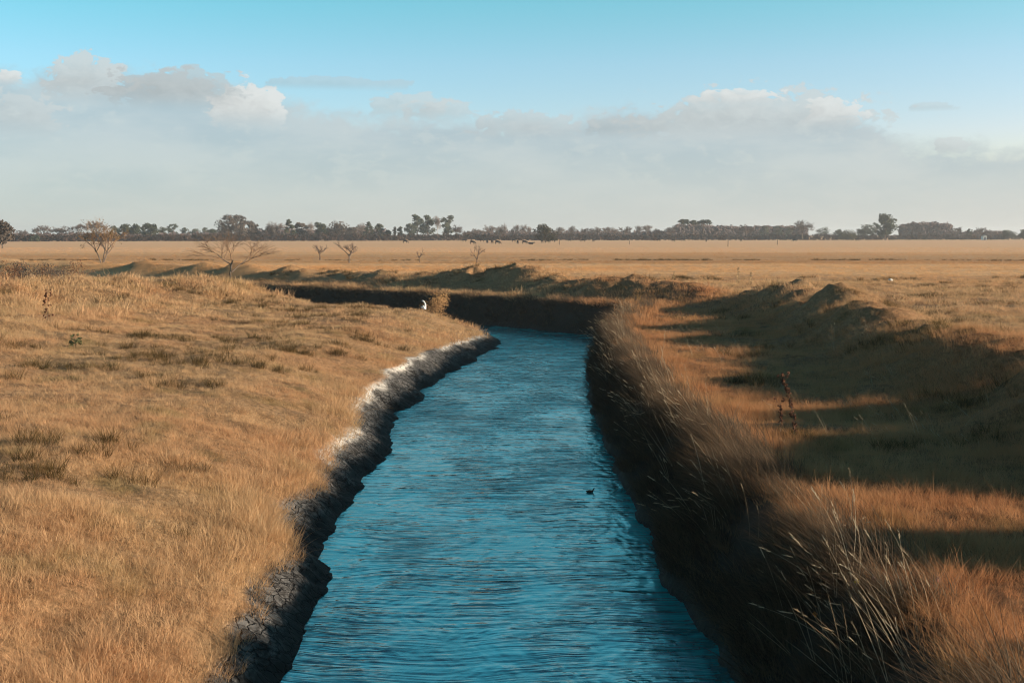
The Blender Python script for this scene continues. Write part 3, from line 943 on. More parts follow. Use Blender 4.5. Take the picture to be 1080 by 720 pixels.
# nearer round trees
X, D = atd(575, 560), 560
make_tree('round_tree', (X, D, gz(X, D)), CAMZ + 9.5 * D / F - gz(X, D), 23 * D / F, 'dense', 'deep', 'dense dark green round tree behind the cattle, browner on its right side', 'tree', None, 301, 0.04)
D = 335; X = atd(2, D)
make_tree('brown_tree', (X, D, gz(X, D)), CAMZ + 14 * D / F - gz(X, D), 27 * D / F, 'dense', 'brown', 'round brown-leaved tree cut by the left edge of the photo', 'tree', None, 302, 0.12)


def leaf_bush(name, base, h, w, leaf, label, seed, n=14, fs=0.1, per=50, cat='bush', group=None, stems=5):
    rg = random.Random(seed)
    root = empty(name, base, label, cat, group)
    S, C = MB(), MB()
    for k in range(stems):
        a = rg.uniform(0, 6.28); t = Vector((math.cos(a) * w * .25, math.sin(a) * w * .25, h * rg.uniform(.5, .8)))
        S.tube((0, 0, -0.1), t * .5 + Vector((0, 0, .05)), .02 + h * .012, .015 + h * .006, 4); S.tube(t * .5 + Vector((0, 0, .05)), t, .015 + h * .006, .006, 4)
    for k in range(n):
        a = rg.uniform(0, 6.28); zc = h * rg.uniform(.18, .85)
        rad = w * .5 * math.sqrt(max(.05, 1 - ((zc / h - .42) / .6) ** 2)) * rg.random() ** .5
        leaf_clump(C, Vector((math.cos(a) * rad * .75, math.sin(a) * rad * .75, zc)), .16 * w + .04 * h, rg, per, fs, .9)
    S.build('stem', BARK, root); C.build('foliage', LEAF[leaf], root)
    return root


D = 640; X = atd(36, D)
leaf_bush('green_bush', (X, D, gz(X, D)), 3.4, 5.2, 'dark', 'small green bush at the far edge of the field on the left', 11, fs=.35)
D = 800; X = atd(895, D)
leaf_bush('olive_scrub', (X, D, gz(X, D)), 5.6, 15, 'olive', 'wide low olive scrub left of the tall dark evergreen on the right', 12, n=26, fs=.4)

# far woods and the hedge along the far side of the field read as masses
def mass(name, x0, x1, D0, D1, topf, leaf, label, cat, n, seed, fs=0.9, depth=25):
    rg = random.Random(seed)
    M = MB()
    for k in range(n):
        t = rg.random()
        px = x0 + (x1 - x0) * t
        D = D0 + (D1 - D0) * t + rg.uniform(0, depth)
        X = atd(px, D)
        top = topf(px) + 0.8 * math.sin(px * .9 + seed) * math.sin(px * .37) + 0.5 * rg.uniform(-1, 1)
        H = max(0.8, CAMZ - 2.2 + (HZ - top) * D / F)
        u = rg.random() ** 0.7
        c = Vector((X, D, 2.15 + H * u))
        leaf_clump(M, c, min(2.2, .4 * H), rg, 10, fs, .8)
    o = M.build(name, LEAF[leaf])
    return tag(o, label, cat, kind='stuff')


mass('far_wood', 712, 850, 900, 930, lambda p: 238.5 if p < 750 else 240 + (p - 750) * .006, 'purple', 'long low hazy wood below the flat-topped pines', 'wood', 2600, 1)
mass('domed_wood', 950, 1002, 960, 960, lambda p: 236.2 + abs(p - 978) ** 2 * .0035, 'purple', 'purple domed far wood right of the tall dark evergreen', 'wood', 2000, 2, depth=40)
mass('backing_wood', 250, 405, 800, 830, lambda p: 243.5, 'purple', 'hazy undergrowth filling the gaps between the left trees', 'wood', 900, 3)
mass('scrub_wood', 1000, 1060, 880, 900, lambda p: 245.5, 'purple', 'low hazy scrub near the right edge of the horizon', 'wood', 500, 4)
mass('thin_wood', 490, 720, 900, 900, lambda p: 245.3, 'purple', 'low hazy scrub under the pale bare trees', 'wood', 1200, 6)
mass('left_scrub', 10, 250, 690, 760, lambda p: 247.3, 'purple', 'low reddish scrub under the left trees', 'wood', 700, 7)
LEAF['hedge'] = plain('hedge_leaf', (0.020, 0.014, 0.011), (0.055, 0.032, 0.022), 0.3)
HEDGE_D = lambda p: 640 + 0.20 * p
mass('hedge', -140, 1230, HEDGE_D(-140), HEDGE_D(1230), lambda p: 248.2 + 0.5 * math.sin(p * .05), 'hedge', 'long dark hedge along the far edge of the field', 'hedge', 5200, 5, fs=0.5, depth=4)

# ------------------------------------------------------------------ mid-distance bare trees
def bare_tree(name, base, h, w, label, seed, leaf='twig', leaves=0, lean=0, levels=4, stems=1, group=None, tr=None, leafm='rust', fs=.07):
    rg = random.Random(seed)
    root = empty(name, base, label, 'tree', group)
    T, C, Lf = MB(), MB(), MB()
    tr = tr or h * .018

    def grow(p, d, L, r, lev):
        m = p + d * L * .5 + Vector((rg.gauss(0, .04), rg.gauss(0, .04), 0)) * L
        q = p + d * L
        tgt = T if lev < 2 else C
        tgt.tube(p, m, r, r * .82, 5 if lev < 2 else 3); tgt.tube(m, q, r * .82, r * .62, 5 if lev < 2 else 3)
        if lev >= levels:
            if leaves:
                for _ in range(leaves):
                    leaf_clump(Lf, p.lerp(q, rg.random()), .18, rg, 2, fs)
            return
        for k in range(3 if lev < 1 else rg.choice((3, 4))):
            nd = (d + Vector((rg.gauss(0, .62), rg.gauss(0, .62), rg.gauss(.05, .3)))).normalized()
            if lev == 0: nd = (d * .45 + Vector((math.cos(k * 2.1 + seed), math.sin(k * 2.1 + seed), .45)) * .9).normalized()
            grow(p.lerp(q, rg.uniform(.55, 1)), nd, L * rg.uniform(.62, .92), r * .58, lev + 1)
    for s in range(stems):
        a = s * 2.4 + seed
        sp = 0.0 if stems == 1 else .55
        grow(Vector((math.cos(a) * .1 * (stems > 1), math.sin(a) * .1 * (stems > 1), -.1)), Vector((math.cos(a) * sp + lean, math.sin(a) * sp, 1)).normalized(), h * .2, tr, 0)
    allv = T.v + C.v + Lf.v
    zs_ = sorted(v.z for v in allv); xs_ = sorted(abs(v.x) for v in allv)
    kz = h / zs_[int(len(zs_) * .995)]; kx = w * .5 / xs_[int(len(xs_) * .97)]
    for v in allv:
        v.x *= kx; v.y *= kx
        if v.z > 0: v.z *= kz
    T.build('trunk', BARK, root)
    C.build('crown', LEAF[leaf], root)
    if leaves: Lf.build('foliage', LEAF[leafm], root)
    return root


def stand(px, py, zguess=2.2):
    """where a thing seen at this pixel touches the ground"""
    d = direction(px, py)
    z = zguess
    for _ in range(6):
        t = (z - CAMZ) / d.z
        z = 0.5 * z + 0.5 * gz(d.x * t, d.y * t)
    return Vector((d.x * t, d.y * t, gz(d.x * t, d.y * t)))


def px_h(p, px): return px * p.y / F


p = stand(244, 287); p.y = 106; p.x = atd(244, p.y); p.z = gz(p.x, p.y)
bare_tree('small_bare_tree', p, px_h(p, 53), px_h(p, 84), 'small leafless tree with spreading branches behind the left mound', 5, leaf='tan', tr=.036, levels=5)
p = Vector((atd(107, 165), 165, gz(atd(107, 165), 165)))
bare_tree('leafy_tree', p, px_h(p, 45), px_h(p, 46), 'spreading tree with sparse rusty brown leaves beyond the left mound', 7, leaf='tan', leaves=1, stems=3, tr=.065, leafm='olivebrown', fs=.05)
for px, top, bot, wpx, lab, sd in ((337, 258, 274, 15, 'thin leafless sapling, leftmost of four standing out in the field', 21), (368, 254, 277, 26, 'tallest and darkest leafless sapling standing in the field', 22),
                             (442, 262, 277, 10, 'lowest leafless sapling standing alone in the field', 23), (503, 257, 278, 15, 'leafless sapling in the field below the grazing cattle', 24)):
    D = 3.8 * F / (bot - HZ); X = atd(px, D)
    bare_tree('sapling', (X, D, gz(X, D)), (bot - top) * D / F, wpx * D / F, lab, sd, levels=4, group='leafless saplings in the field', tr=.052)

# ------------------------------------------------------------------ shrubs and weeds
for px, D, top, w, lf, lab, sd in ((4, 94, 272, 2.6, 'russet', 'rusty shrub at the left photo edge behind the mound', 31), (17, 97, 277, 2.4, 'brown', 'dark twiggy shrub next to the rusty one at the left photo edge', 32),
                                   (30, 95, 276, 2.6, 'brown', 'dark brown shrub in the shaded hollow behind the left mound', 33), (44, 98, 279, 2.5, 'russet', 'rusty shrub between two dark brown shrubs behind the left mound', 34),
                                   (57, 97, 278, 2.6, 'brown', 'dark brown shrub left of the tallest rusty one behind the left mound', 36), (69, 100, 273, 2.8, 'russet', 'tallest rusty shrub, right in the clump behind the left mound', 35),
                                   (84, 99, 283, 2.4, 'brown', 'low dark shrub at the right end of the clump behind the left mound', 37)):
    X = atd(px, D); zz = gz(X, D)
    leaf_bush('shrub', (X, D, zz), max(1.2, CAMZ - (top - HZ) * D / F - zz), w * 1.25, lf, lab, sd, n=18, fs=.06, per=40, group='shrubs behind the left mound')

p = Vector((atd(460, 79.5), 79.5, 0)); p.z = max(0.1, gz(p.x, p.y))
leaf_bush('lit_bank_corner', p, 2.45 - p.z, 2.3, 'rust', 'rounded tawny shape standing for a sunlit grassy corner of the far bank', 41, n=26, fs=.035, per=110)  # bush shape added in place of a bank corner catching the sun


def weed(name, base, h, label, seed, leafm, n=40, lean=(0.0, 0.0), size=.03, spread=.1, tops=3):
    rg = random.Random(seed)
    root = empty(name, base, label, 'plant')
    S, C = MB(), MB()
    prev = Vector((0, 0, -.03))
    pts = [prev]
    for k in range(1, 7):
        t = k / 6
        q = Vector((lean[0] * h * t * t + rg.gauss(0, .008), lean[1] * h * t + rg.gauss(0, .008), h * t))
        S.tube(prev, q, .010 * (1.2 - t), .010 * (1.2 - t - .16), 5)
        prev = q; pts.append(q)
    for k in range(n):
        t = rg.uniform(.12, 1)
        i = min(5, int(t * 6)); p0 = pts[i].lerp(pts[i + 1], t * 6 - i)
        a = rg.uniform(0, 6.28)
        o = Vector((math.cos(a), math.sin(a), rg.uniform(-.3, .7))) * spread * rg.uniform(.4, 1) * (1.1 - .4 * t)
        S.tube(p0, p0 + o, .003, .002, 3)
        leaf_clump(C, p0 + o, size * 1.2, rg, 9, size)
    for k in range(tops):
        a = k * 6.28 / tops + rg.random()
        e = prev + Vector((math.cos(a) * .1, math.sin(a) * .1, rg.uniform(.06, .16)))
        S.tube(prev, e, .005, .003, 3)
        leaf_clump(C, e, .03, rg, 14, .022)
    S.build('stem', BARK, root); C.build('foliage', leafm, root)  # this foliage part also holds the seed heads
    return root


DOCK = plain('dock_brown', (0.055, 0.022, 0.012), (0.12, 0.05, 0.025), 12)
GREENL = plain('weed_green', (0.05, 0.06, 0.025), (0.10, 0.10, 0.045), 8)
STRAWM = plain('weed_straw', (0.36, 0.24, 0.12), (0.5, 0.36, 0.2), 8)
p = stand(838, 465, 1.9); weed('dock_weed', p, px_h(p, 66), 'tall dark brown dead dock weed leaning on the right bank', 51, DOCK, 70, (-.2, 0), .022, .05, 5)
p = stand(823, 456, 1.9); weed('dock_weed', p, px_h(p, 30), 'short dead weed left of the tall leaning dock weed', 52, DOCK, 30, (-.05, 0), .02, .045, 3)
p = stand(51, 342, 2.6); weed('thistle', p, px_h(p, 34), 'dark dead thistle with round heads on the left mound', 53, DOCK, 26, (0, 0), .035, .22, 3)
p = stand(80, 367, 2.4); weed('green_weed', p, px_h(p, 12), 'small green weed low on the slope of the left mound', 54, GREENL, 34, (0, 0), .035, .25, 0)
for px, py, hp, lab, sd in ((779, 305, 22, 'tall straw weed beyond the mound, left of a pair', 55), (793, 305, 18, 'shorter straw weed beyond the mound, right of a pair', 56), (711, 300, 12, 'low straw weed on top of the far shaded mound', 57)):
    D = 92; X = atd(px, D); zz = gz(X, D)
    weed('straw_weed', (X, D, zz), max(.5, CAMZ - (py - hp - HZ) * D / F - zz), lab, sd, STRAWM, 30, (.03, 0), .035, .12, 3)
YEL = plain('yellow_petal', (0.62, 0.42, 0.03), (0.75, 0.55, 0.05), 20)
ORG = plain('orange_petal', (0.6, 0.22, 0.03), (0.7, 0.3, 0.05), 20)
PINK = plain('pink_plume', (0.55, 0.26, 0.22), (0.65, 0.36, 0.3), 20)


def flower(name, px, py, m, lab, seed, h=.45, fs=.028, zt=1.7):
    q = stand(px, py + 16, 1.5); X, D, z0 = q
    root = empty(name, (X, D, z0), lab, 'flower')
    rg = random.Random(seed); S, C = MB(), MB()
    h = px_h(q, 16)
    S.tube((0.05, 0, -.03), (0, 0, h), .006, .003, 4)
    leaf_clump(C, Vector((0, 0, h)), fs, rg, 16, fs * .8)
    S.build('stem', BARK, root); C.build('bloom', m, root)


flower('yellow_flower', 903, 612, YEL, 'small yellow flower in the dark grass of the right bank', 1, zt=1.95)
flower('orange_flower', 859, 650, ORG, 'tiny orange flower low in the shaded right bank', 2, zt=1.75)
flower('pink_plume', 921, 609, PINK, 'pinkish grass plume right of the yellow flower', 3, zt=2.0)
flower('pink_plume', 988, 611, PINK, 'pinkish grass plume closest to the sunlit right corner grass', 4, zt=2.1)

# pale stone in the field, posts, small white hut
STONE = plain('pale_stone', (0.55, 0.52, 0.47), (0.7, 0.67, 0.6), 3)
p = stand(939, 297, 2.2)
M = MB(); M.ball((0, 0, .08), .22, .15, .16, 10, 7, .12); o = M.build('stone', STONE, None, p, True); tag(o, 'pale stone lying in the sunlit field beyond the right mound', 'stone')
WOOD = plain('post_wood', (0.12, 0.09, 0.065), (0.2, 0.15, 0.11), 4)
for px, top, bot, lab in ((590, 252.5, 258, 'fence post just right of the dense dark green tree'), (664, 253.5, 257.5, 'shortest fence post, below the triangular bare tree'), (768, 253, 260, 'fence post below the long low wood'), (820, 252, 258, 'fence post left of the cow under the big twiggy tree')):
    D = 3.8 * F / (bot - HZ); X = atd(px, D); h = (bot - top) * D / F
    M = MB(); M.tube((0, 0, -.2), (0.03, 0, h), .13, .11, 7, True); M.tube((0.03, 0, h), (0.03, 0, h + .06), .11, .04, 7, True)
    o = M.build('fence_post', WOOD, None, (X, D, gz(X, D))); tag(o, lab, 'post', 'fence posts in the far field')
WHITE = plain('white_wall', (0.68, 0.66, 0.62), (0.76, 0.74, 0.7), 2)
DARKM = plain('dark_opening', (0.02, 0.02, 0.02), (0.035, 0.03, 0.03), 2)
ROOF = plain('grey_roof', (0.25, 0.22, 0.2), (0.33, 0.3, 0.27), 2)
D = 820; X = atd(1038, D); root = empty('white_hut', (X, D, 2.15), 'tiny white hut among the hedge at the right end of the horizon', 'hut')
M = MB(); a, bq, hh = 1.3, 1.6, 2.6
for q in ((-a, -bq, a, -bq), (a, -bq, a, bq), (a, bq, -a, bq), (-a, bq, -a, -bq)):
    M.quad(Vector((q[0], q[1], 0)), Vector((q[2], q[3], 0)), Vector((q[2], q[3], hh)), Vector((q[0], q[1], hh)))
M.tri(Vector((-a, -bq, hh)), Vector((a, -bq, hh)), Vector((0, -bq, hh + .8))); M.tri(Vector((a, bq, hh)), Vector((-a, bq, hh)), Vector((0, bq, hh + .8)))
M.build('wall', WHITE, root)
M = MB()
for s in (-1, 1): M.quad(Vector((s * (a + .25), -bq - .2, hh - .14)), Vector((s * (a + .25), bq + .2, hh - .14)), Vector((0, bq + .2, hh + .84)), Vector((0, -bq - .2, hh + .84)))
M.build('roof', ROOF, root)
M = MB(); M.quad(Vector((-.4, -bq - .01, 0)), Vector((.4, -bq - .01, 0)), Vector((.4, -bq - .01, 1.9)), Vector((-.4, -bq - .01, 1.9))); M.build('door', DARKM, root)


# ------------------------------------------------------------------ animals
def skinned(name, verts, edges, radii, m, sub=2):
    me = bpy.data.meshes.new(name)
    me.from_pydata(verts, edges, [])
    o = bpy.data.objects.new(name, me); col.objects.link(o)
    sk = o.modifiers.new('skin', 'SKIN'); sk.use_smooth_shade = True
    for i, r in enumerate(radii):
        sv = me.skin_vertices[0].data[i]
        sv.radius = r if isinstance(r, tuple) else (r, r)
        sv.use_root = i == 0
    o.modifiers.new('sub', 'SUBSURF').levels = sub
    o.modifiers['sub'].render_levels = sub
    dg = bpy.context.evaluated_depsgraph_get()
    new = bpy.data.meshes.new_from_object(o.evaluated_get(dg))
    new.name = name
    bpy.data.objects.remove(o)
    new.materials.clear(); new.materials.append(m)
    new.polygons.foreach_set('use_smooth', [True] * len(new.polygons))
    return new


HIDE = plain('black_hide', (0.010, 0.008, 0.007), (0.024, 0.018, 0.014), 3, .7)


def cow_mesh(pose):
    V_ = [(-.2, 0, 1.02), (-.62, 0, 1.12), (-.92, 0, 1.12), (.3, 0, 1.0), (.62, 0, 1.08)]
    E_ = [(0, 1), (1, 2), (0, 3), (3, 4)]
    R_ = [.40, .36, .22, .40, .33]

    def add(p, r, to):
        V_.append(p); R_.append(r); E_.append((to, len(V_) - 1)); return len(V_) - 1
    if pose == 'graze':
        k = add((.98, 0, .85), .18, 4); k = add((1.22, 0, .45), .12, k); k = add((1.3, 0, .3), .13, k); h = add((1.42, 0, .08), .085, k)
        head = Vector((1.24, 0, .42))
    else:
        k = add((.98, 0, 1.26), .18, 4); k = add((1.2, 0, 1.4), .14, k); k = add((1.36, 0, 1.32), .13, k); h = add((1.6, 0, 1.14), .085, k)
        head = Vector((1.24, 0, 1.44))
    for s in (-1, 1):
        e = add((head.x, s * .24, head.z + .02), .05, k - 1 if pose == 'graze' else k - 1)
    for s in (-1, 1):
        st = .1 * s
        if pose == 'lie':
            a = add((-.55, s * .38, .85), .16, 1); a = add((-.2, s * .5, .74), .1, a); add((-.55, s * .55, .68), .07, a)
            a = add((.55, s * .3, .85), .12, 4); a = add((.85, s * .34, .72), .08, a); add((.55, s * .36, .67), .06, a)
        else:
            a = add((-.7 + st, s * .22, .82), .17, 1); a = add((-.84 + st, s * .22, .46), .085, a); a = add((-.78 + st, s * .22, .16), .06, a); add((-.74 + st, s * .22, .03), .075, a)
            a = add((.52 - st, s * .2, .74), .13, 4); a = add((.54 - st, s * .2, .42), .08, a); a = add((.53 - st, s * .2, .16), .058, a); add((.56 - st, s * .2, .03), .07, a)
    t = add((-1.06, 0, 1.08), .05, 2); t = add((-1.12, 0, .7), .03, t); add((-1.12, 0, .45), .05, t)
    if pose == 'lie': V_ = [(x, y, zz - .62) if zz > .6 else (x, y, max(.05, zz - .5)) for x, y, zz in V_]
    return skinned('cow_' + pose, V_, E_, R_, HIDE)


COW = {q: cow_mesh(q) for q in ('stand', 'graze', 'lie')}
COWS = [
    (427.5, 256.2, 'graze', 8, 'black cow farthest left of the whole herd, below the column-shaped cypress'),
    (490, 255, 'stand', 10, 'black cow left of the group, just above and left of the largest one'),
    (498.5, 257.3, 'graze', 15, 'largest and nearest black cow, head down above the field sapling'),
    (508, 255, 'stand', 190, 'black cow standing back between two grazing ones in the left group'),
    (514, 256.3, 'graze', 80, 'black cow facing the camera next to the cow pair in the left group'),
    (519.2, 256.8, 'stand', 75, 'smallest black cow, seen end-on, in the gap of the left group'),
    (525, 257.2, 'graze', 5, 'black cow at the right end of the left group'),
    (541.5, 255.2, 'stand', 185, 'black cow standing far back left of the dense dark green tree'),
    (546, 257, 'stand', 85, 'black cow seen end-on below the pale trees left of the dark green tree'),
    (553.5, 257, 'graze', 0, 'black cow grazing beside the one lying down'),
    (560, 257.4, 'lie', 5, 'black cow lying down in the field below the dense dark green tree'),
    (572, 256.2, 'stand', 70, 'single small black cow right under the dense dark green tree'),
    (601, 254.6, 'stand', 10, 'black cow by the hedge under the lone round-headed tree'),
    (615, 255, 'graze', 170, 'black cow by the hedge under the broad purplish tree'),
    (626, 255, 'stand', 60, 'black cow by the hedge at the right side of the broad purplish tree'),
    (689, 254.4, 'stand', 5, 'black cow, left one of the close pair under the reddish tree'),
    (694.5, 254.4, 'graze', 175, 'black cow, right one of the close pair under the reddish tree'),
    (710.5, 255.2, 'stand', 20, 'black cow left of the flat-topped pines, nearer than the pair'),
    (720.5, 254.2, 'graze', 0, 'black cow by the hedge below the left flat-topped pine'),
    (745, 255.2, 'stand', 80, 'black cow seen end-on below the widest flat-topped pine'),
    (782, 254.8, 'stand', 60, 'black cow below the open bare tree before the long wood'),
    (838, 254.8, 'graze', 175, 'black cow grazing under the big twiggy round tree'),
    (882, 253.6, 'stand', 0, 'black cow by the hedge below the olive scrub'),
    (904, 254, 'stand', 185, 'black cow between the olive scrub and the tall dark evergreen'),
    (940, 253.4, 'stand', 0, 'black cow by the hedge below the tall dark evergreen'),
]
first = {}
for px, py, pose, rz, lab in COWS:
    D = 3.78 * F / (py - HZ); X = atd(px, D)
    if pose not in first:
        o = bpy.data.objects.new('cow', COW[pose]); first[pose] = o
    else:
        o = first[pose].copy()
    col.objects.link(o)
    o.location = (X, D, gz(X, D)); o.rotation_euler = (0, 0, R(rz))
    tag(o, lab, 'cow', 'black cattle in the far field')

# wading bird at the edge of the left bank
PLUM = plain('white_plumage', (0.72, 0.71, 0.69), (0.8, 0.79, 0.77), 10, .8)
DPL = plain('dark_plumage', (0.012, 0.011, 0.011), (0.03, 0.026, 0.024), 10, .7)
LEG = plain('red_leg', (0.22, 0.06, 0.04), (0.3, 0.09, 0.06), 10, .7)
BILL = plain('grey_bill', (0.08, 0.07, 0.06), (0.14, 0.12, 0.1), 10, .6)
D = 74.0; X = atd(445.5, D); zg = gz(X, D)
bird = empty('wading_bird', (X, D, zg), 'white and black wading bird standing at the left bank edge', 'bird')
body = skinned('body', [(0, 0, .50), (.10, 0, .56), (-.16, 0, .43), (-.27, 0, .36), (.16, 0, .66), (.14, 0, .76), (.08, 0, .86), (.02, 0, .92), (-.06, 0, .92)], [(0, 1), (0, 2), (2, 3), (1, 4), (4, 5), (5, 6), (6, 7), (7, 8)], [.12, .10, .08, .03, .05, .04, .04, .05, .035], PLUM)
o = bpy.data.objects.new('body', body); col.objects.link(o); o.parent = bird
M = MB()
for s in (-1, 1): M.ball((-.12, s * .10, .47), .2, .03, .075, 8, 5)
M.build('wing', DPL, bird, None, True)
for s in (-1, 1):
    M = MB(); M.tube((0, s * .05, .42), (-.03, s * .05, .22), .018, .012, 5); M.tube((-.03, s * .05, .22), (0, s * .05, 0), .012, .010, 5)
    for a in (-.5, 0, .5): M.tube((0, s * .05, .01), (.08 * math.cos(a), s * .05 + .08 * math.sin(a), 0.003), .008, .004, 4)
    M.build('leg', LEG, bird)
M = MB(); M.tube((-.08, 0, .92), (-.26, 0, .87), .018, .003, 6); M.build('bill', BILL, bird)
bird.scale = (max(.6, min(1.1, (6 - 69 * D / F - zg) / .97)),) * 3; bird.rotation_euler = (0, 0, R(-15))

# small diving bird on the water
p = at(622.5, 519, 0)
DUCK = plain('brown_plumage', (0.05, 0.036, 0.026), (0.10, 0.075, 0.055), 30)
duck = empty('water_bird', (p.x, p.y, 0), 'tiny dark water bird swimming near the shaded right bank', 'bird')
body = skinned('body', [(0, 0, .025), (.07, 0, .03), (-.09, 0, .03), (-.15, 0, .045), (.10, 0, .08), (.105, 0, .125), (.135, 0, .135), (.175, 0, .128)], [(0, 1), (0, 2), (2, 3), (1, 4), (4, 5), (5, 6), (6, 7)], [.055, .045, .04, .012, .022, .02, .022, .006], DUCK)
o = bpy.data.objects.new('body', body); col.objects.link(o); o.parent = duck
M = MB()
for s in (-1, 1): M.ball((-.02, s * .045, .045), .09, .018, .03, 8, 5)
M.build('wing', DOCK, duck, None, True)
duck.scale = (.7,) * 3

# ------------------------------------------------------------------ air
SUN_EL, SUN_AZ = 12.5, 97.0      # degrees; azimuth clockwise from +Y
mh = bpy.data.materials.new('thin_haze'); mh.use_nodes = True
nt = mh.node_tree
for x in list(nt.nodes):
    if x.type != 'OUTPUT_MATERIAL': nt.nodes.remove(x)
pv = nt.nodes.new('ShaderNodeVolumePrincipled')
pv.inputs['Color'].default_value = (0.86, 0.90, 0.94, 1)
pv.inputs['Density'].default_value = 0.0002
pv.inputs['Anisotropy'].default_value = 0.2
nt.links.new(pv.outputs[0], [x for x in nt.nodes if x.type == 'OUTPUT_MATERIAL'][0].inputs['Volume'])
M = MB()
x0, x1, y0, y1, z0, z1 = -3400, 3400, -400, 4800, -2.2, 30
c8 = [Vector((x, y, zz)) for zz in (z0, z1) for y in (y0, y1) for x in (x0, x1)]
M.v = c8; M.f = [(0, 2, 3, 1), (4, 5, 7, 6), (0, 1, 5, 4), (2, 6, 7, 3), (0, 4, 6, 2), (1, 3, 7, 5)]
hz = M.build('haze', mh); tag(hz, 'thin pale haze over the whole plain', 'haze', kind='stuff')

# ------------------------------------------------------------------ sun and sky
sl = bpy.data.lights.new('sun', 'SUN'); sl.energy = 5.0; sl.angle = R(0.5); sl.color = (1.0, 0.82, 0.63)
so = bpy.data.objects.new('sun', sl); col.objects.link(so)
az, el = R(SUN_AZ), R(SUN_EL)
sv = Vector((math.sin(az) * math.cos(el), math.cos(az) * math.cos(el), math.sin(el)))
so.rotation_euler = sv.to_track_quat('Z', 'Y').to_euler()
so.location = (60, 0, 40)

wd = bpy.data.worlds.new('World'); scene.world = wd; wd.use_nodes = True
nt = wd.node_tree; n = N(nt)
bg = nt.nodes['Background']
sk = n.new('ShaderNodeTexSky', sky_type='NISHITA', sun_disc=False)
sk.sun_elevation = el; sk.sun_rotation = az; sk.air_density = 1.0; sk.dust_density = 0.1; sk.ozone_density = 2.0
tc = n.new('ShaderNodeTexCoord').outputs['Generated']
sep = n.new('ShaderNodeSeparateXYZ'); n.link(tc, sep.inputs[0])
elev = n.math('MULTIPLY', n.math('ARCSINE', sep.outputs[2]), 57.29578)
azim = n.math('MULTIPLY', n.math('ARCTAN2', sep.outputs[0], sep.outputs[1]), 57.29578)
tint = n.ramp(n.math('DIVIDE', elev, 45.0), [(0.0, (1.0, .95, 1.0)), (0.10, (1.15, 1.15, 1.35)), (0.17, (1.05, 1.25, 1.36)), (0.24, (0.74, 1.34, 1.28)), (0.34, (0.68, 1.72, 1.62)), (0.48, (0.44, 1.42, 1.3)), (0.66, (0.3, 0.48, 0.5)), (1.0, (0.26, 0.22, 0.23))])
skyc = n.mix(1.0, sk.outputs[0], tint, 'MULTIPLY')
skyc = n.mix(1.0, skyc, n.ramp(n.math('DIVIDE', n.math('ADD', azim, 90.0), 180.0, clamp=True), [(0.36, (0.84, 0.99, 1.0)), (0.64, (1.16, 1.02, 0.98))]), 'MULTIPLY')
comb = n.new('ShaderNodeCombineXYZ'); n.link(azim, comb.inputs[0]); n.link(elev, comb.inputs[1])
ae = comb.outputs[0]
edge_n = n.math('SUBTRACT', n.noise(n.scale(ae, (0.35, 0.6, 1)), 1.0, 5, 0.6), 0.5)
fine_n = n.math('SUBTRACT', n.noise(n.scale(ae, (1.1, 1.9, 1)), 1.0, 6, 0.62, 0.4), 0.5)
soft_n = n.noise(n.scale(ae, (0.14, 0.5, 1)), 1.0, 4, 0.55)
K = 1.0 / (0.0775 * 2.0)          # cloud radiances below are final values over the background strength


def cl(r, g, b_): return (r * K, g * K, b_ * K)


# bank top: about 7 deg on the left, lower in the middle and on the right
fc = n.new('ShaderNodeFloatCurve')
cv = fc.mapping.curves[0]
pts = [(0.0, .9), (.14, .9), (.25, .85), (.37, .76), (.425, .74), (.45, .62), (.475, .58), (.50, .57), (.52, .58), (.54, .64), (.58, .62), (.602, .42), (.64, .40), (.70, .95), (.85, .95), (1.0, .9)]  # high values out of view: cloud added to cut fill from the sun side
for q in pts[1:-1]: cv.points.new(*q)
cv.points[0].location = pts[0]; cv.points[-1].location = pts[-1]
fc.mapping.update()
n.link(n.math('DIVIDE', n.math('ADD', azim, 90.0), 180.0, clamp=True), fc.inputs['Value'])
topd = n.math('MULTIPLY', fc.outputs[0], 9.5)
topd = n.math('ADD', topd, n.math('ADD', n.math('MULTIPLY', edge_n, 2.3), n.math('MULTIPLY', fine_n, 1.5)))
bankm = n.step(n.math('SUBTRACT', topd, elev), -0.25, 0.9)
bankc = n.mix(n.step(soft_n, 0.35, 0.65), cl(.43, .53, .58), cl(.55, .615, .635))
lowf = n.math('SUBTRACT', 1.0, n.step(elev, 0.0, 4.5))
bankc = n.mix(n.math('MULTIPLY', n.step(n.math('ADD', edge_n, fine_n), 0.0, 0.22), 0.55), bankc, cl(.58, .635, .64))
bankc = n.mix(n.math('MULTIPLY', lowf, 0.8), bankc, cl(.56, .62, .635))
c = n.mix(n.math('MULTIPLY', bankm, 0.82), skyc, bankc)


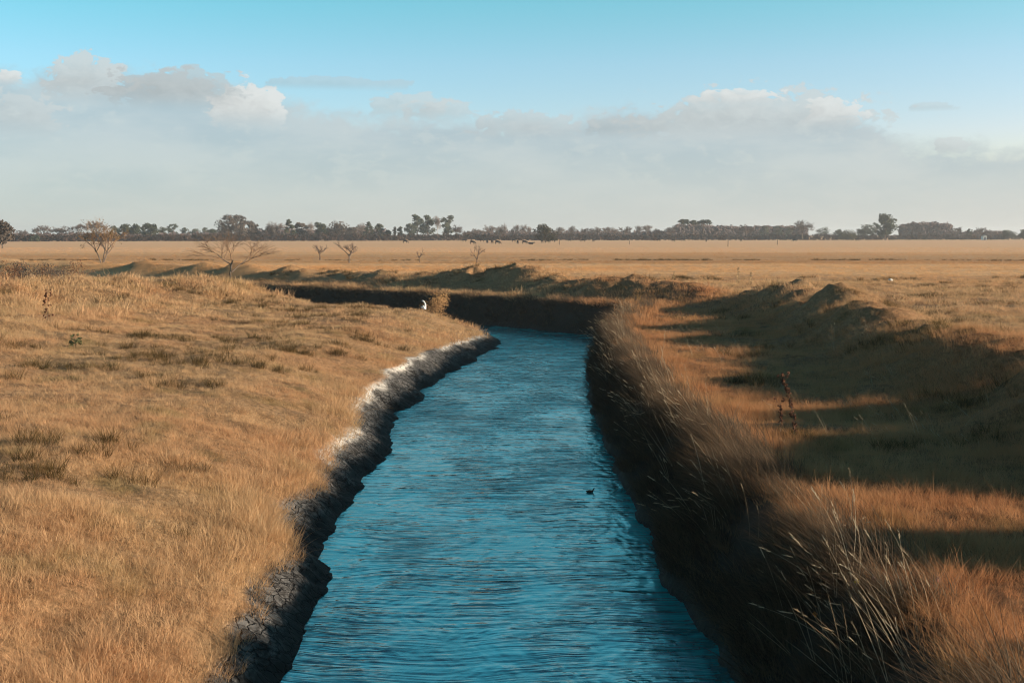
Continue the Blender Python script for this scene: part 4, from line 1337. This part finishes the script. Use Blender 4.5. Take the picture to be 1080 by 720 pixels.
def puff(c, px, py, wpx, hpx, bright, amount=0.85, base=0.25):
    d = direction(px, py)
    a0 = math.degrees(math.atan2(d.x, d.y)); e0 = math.degrees(math.asin(d.normalized().z))
    sa, se = math.degrees(wpx / F), math.degrees(hpx / F)
    dx = n.math('DIVIDE', n.math('SUBTRACT', azim, a0), sa)
    dy = n.math('DIVIDE', n.math('SUBTRACT', elev, e0), se)
    low = n.math('MULTIPLY', n.math('MINIMUM', dy, 0.0), base)      # stretched, soft underside
    dyy = n.math('MAXIMUM', dy, n.math('MULTIPLY', low, -1.0))
    r2 = n.math('ADD', n.math('MULTIPLY', dx, dx), n.math('MULTIPLY', dyy, dyy))
    r_ = n.math('ADD', n.math('SUBTRACT', 1.0, n.math('SQRT', r2)), n.math('ADD', n.math('MULTIPLY', fine_n, 2.4), n.math('MULTIPLY', edge_n, 1.0)))
    m = n.step(r_, 0.0, 0.15)
    fade = n.step(dy, -1.1, 0.1)
    lit = n.step(n.math('ADD', n.math('MULTIPLY', dy, 0.45), n.math('ADD', n.math('MULTIPLY', fine_n, 1.6), n.math('MULTIPLY', dx, 0.25))), -0.5, 0.45)
    colr = n.mix(lit, cl(*[v * 0.80 for v in bright]), cl(*bright))
    return n.mix(n.math('MULTIPLY', n.math('MULTIPLY', m, fade), amount), c, colr)


W1, W2 = (.77, .80, .79), (.62, .675, .68)
c = puff(c, 263, 112, 36, 26, W1, .92, .25)
c = puff(c, 92, 86, 40, 24, W2, .85)
c = puff(c, 200, 90, 50, 18, (.52, .585, .60), .7)
c = puff(c, 560, 132, 60, 16, (.58, .64, .655), .65)
c = puff(c, 470, 118, 40, 11, (.60, .66, .67), .6)
c = puff(c, 660, 135, 45, 12, (.50, .57, .59), .6)
c = puff(c, 8, 82, 22, 9, W1, .9)
c = puff(c, 20, 122, 40, 22, W2, .6)
c = puff(c, 175, 96, 60, 20, (.50, .55, .56), .7)
c = puff(c, 800, 122, 130, 28, W2, .75)
c = puff(c, 782, 102, 48, 9, W1, .8)
c = puff(c, 880, 118, 34, 16, W1, .75)
c = puff(c, 1003, 155, 16, 9, W2, .7)
c = puff(c, 430, 112, 45, 14, W2, .6)
c = puff(c, 345, 88, 80, 8, (.50, .595, .63), .45)
c = puff(c, 985, 113, 26, 5, (.56, .64, .66), .45)
n.link(c, bg.inputs[0])
bg.inputs[1].default_value = 0.0775

# ------------------------------------------------------------------ render settings
scene.render.engine = 'CYCLES'
cy = scene.cycles
scene.cycles.pixel_filter_type = 'BLACKMAN_HARRIS'
scene.cycles.filter_width = 1.15
cy.use_denoising = True
cy.denoising_prefilter = 'ACCURATE'
cy.use_adaptive_sampling = False
cy.max_bounces = 6; cy.diffuse_bounces = 3; cy.glossy_bounces = 3; cy.transmission_bounces = 2; cy.volume_bounces = 0; cy.transparent_max_bounces = 4
cy.caustics_reflective = False; cy.caustics_refractive = False
cy.sample_clamp_indirect = 4.0
vs = scene.view_settings
vs.view_transform = 'Standard'; vs.look = 'None'; vs.exposure = 1.0; vs.gamma = 1.0
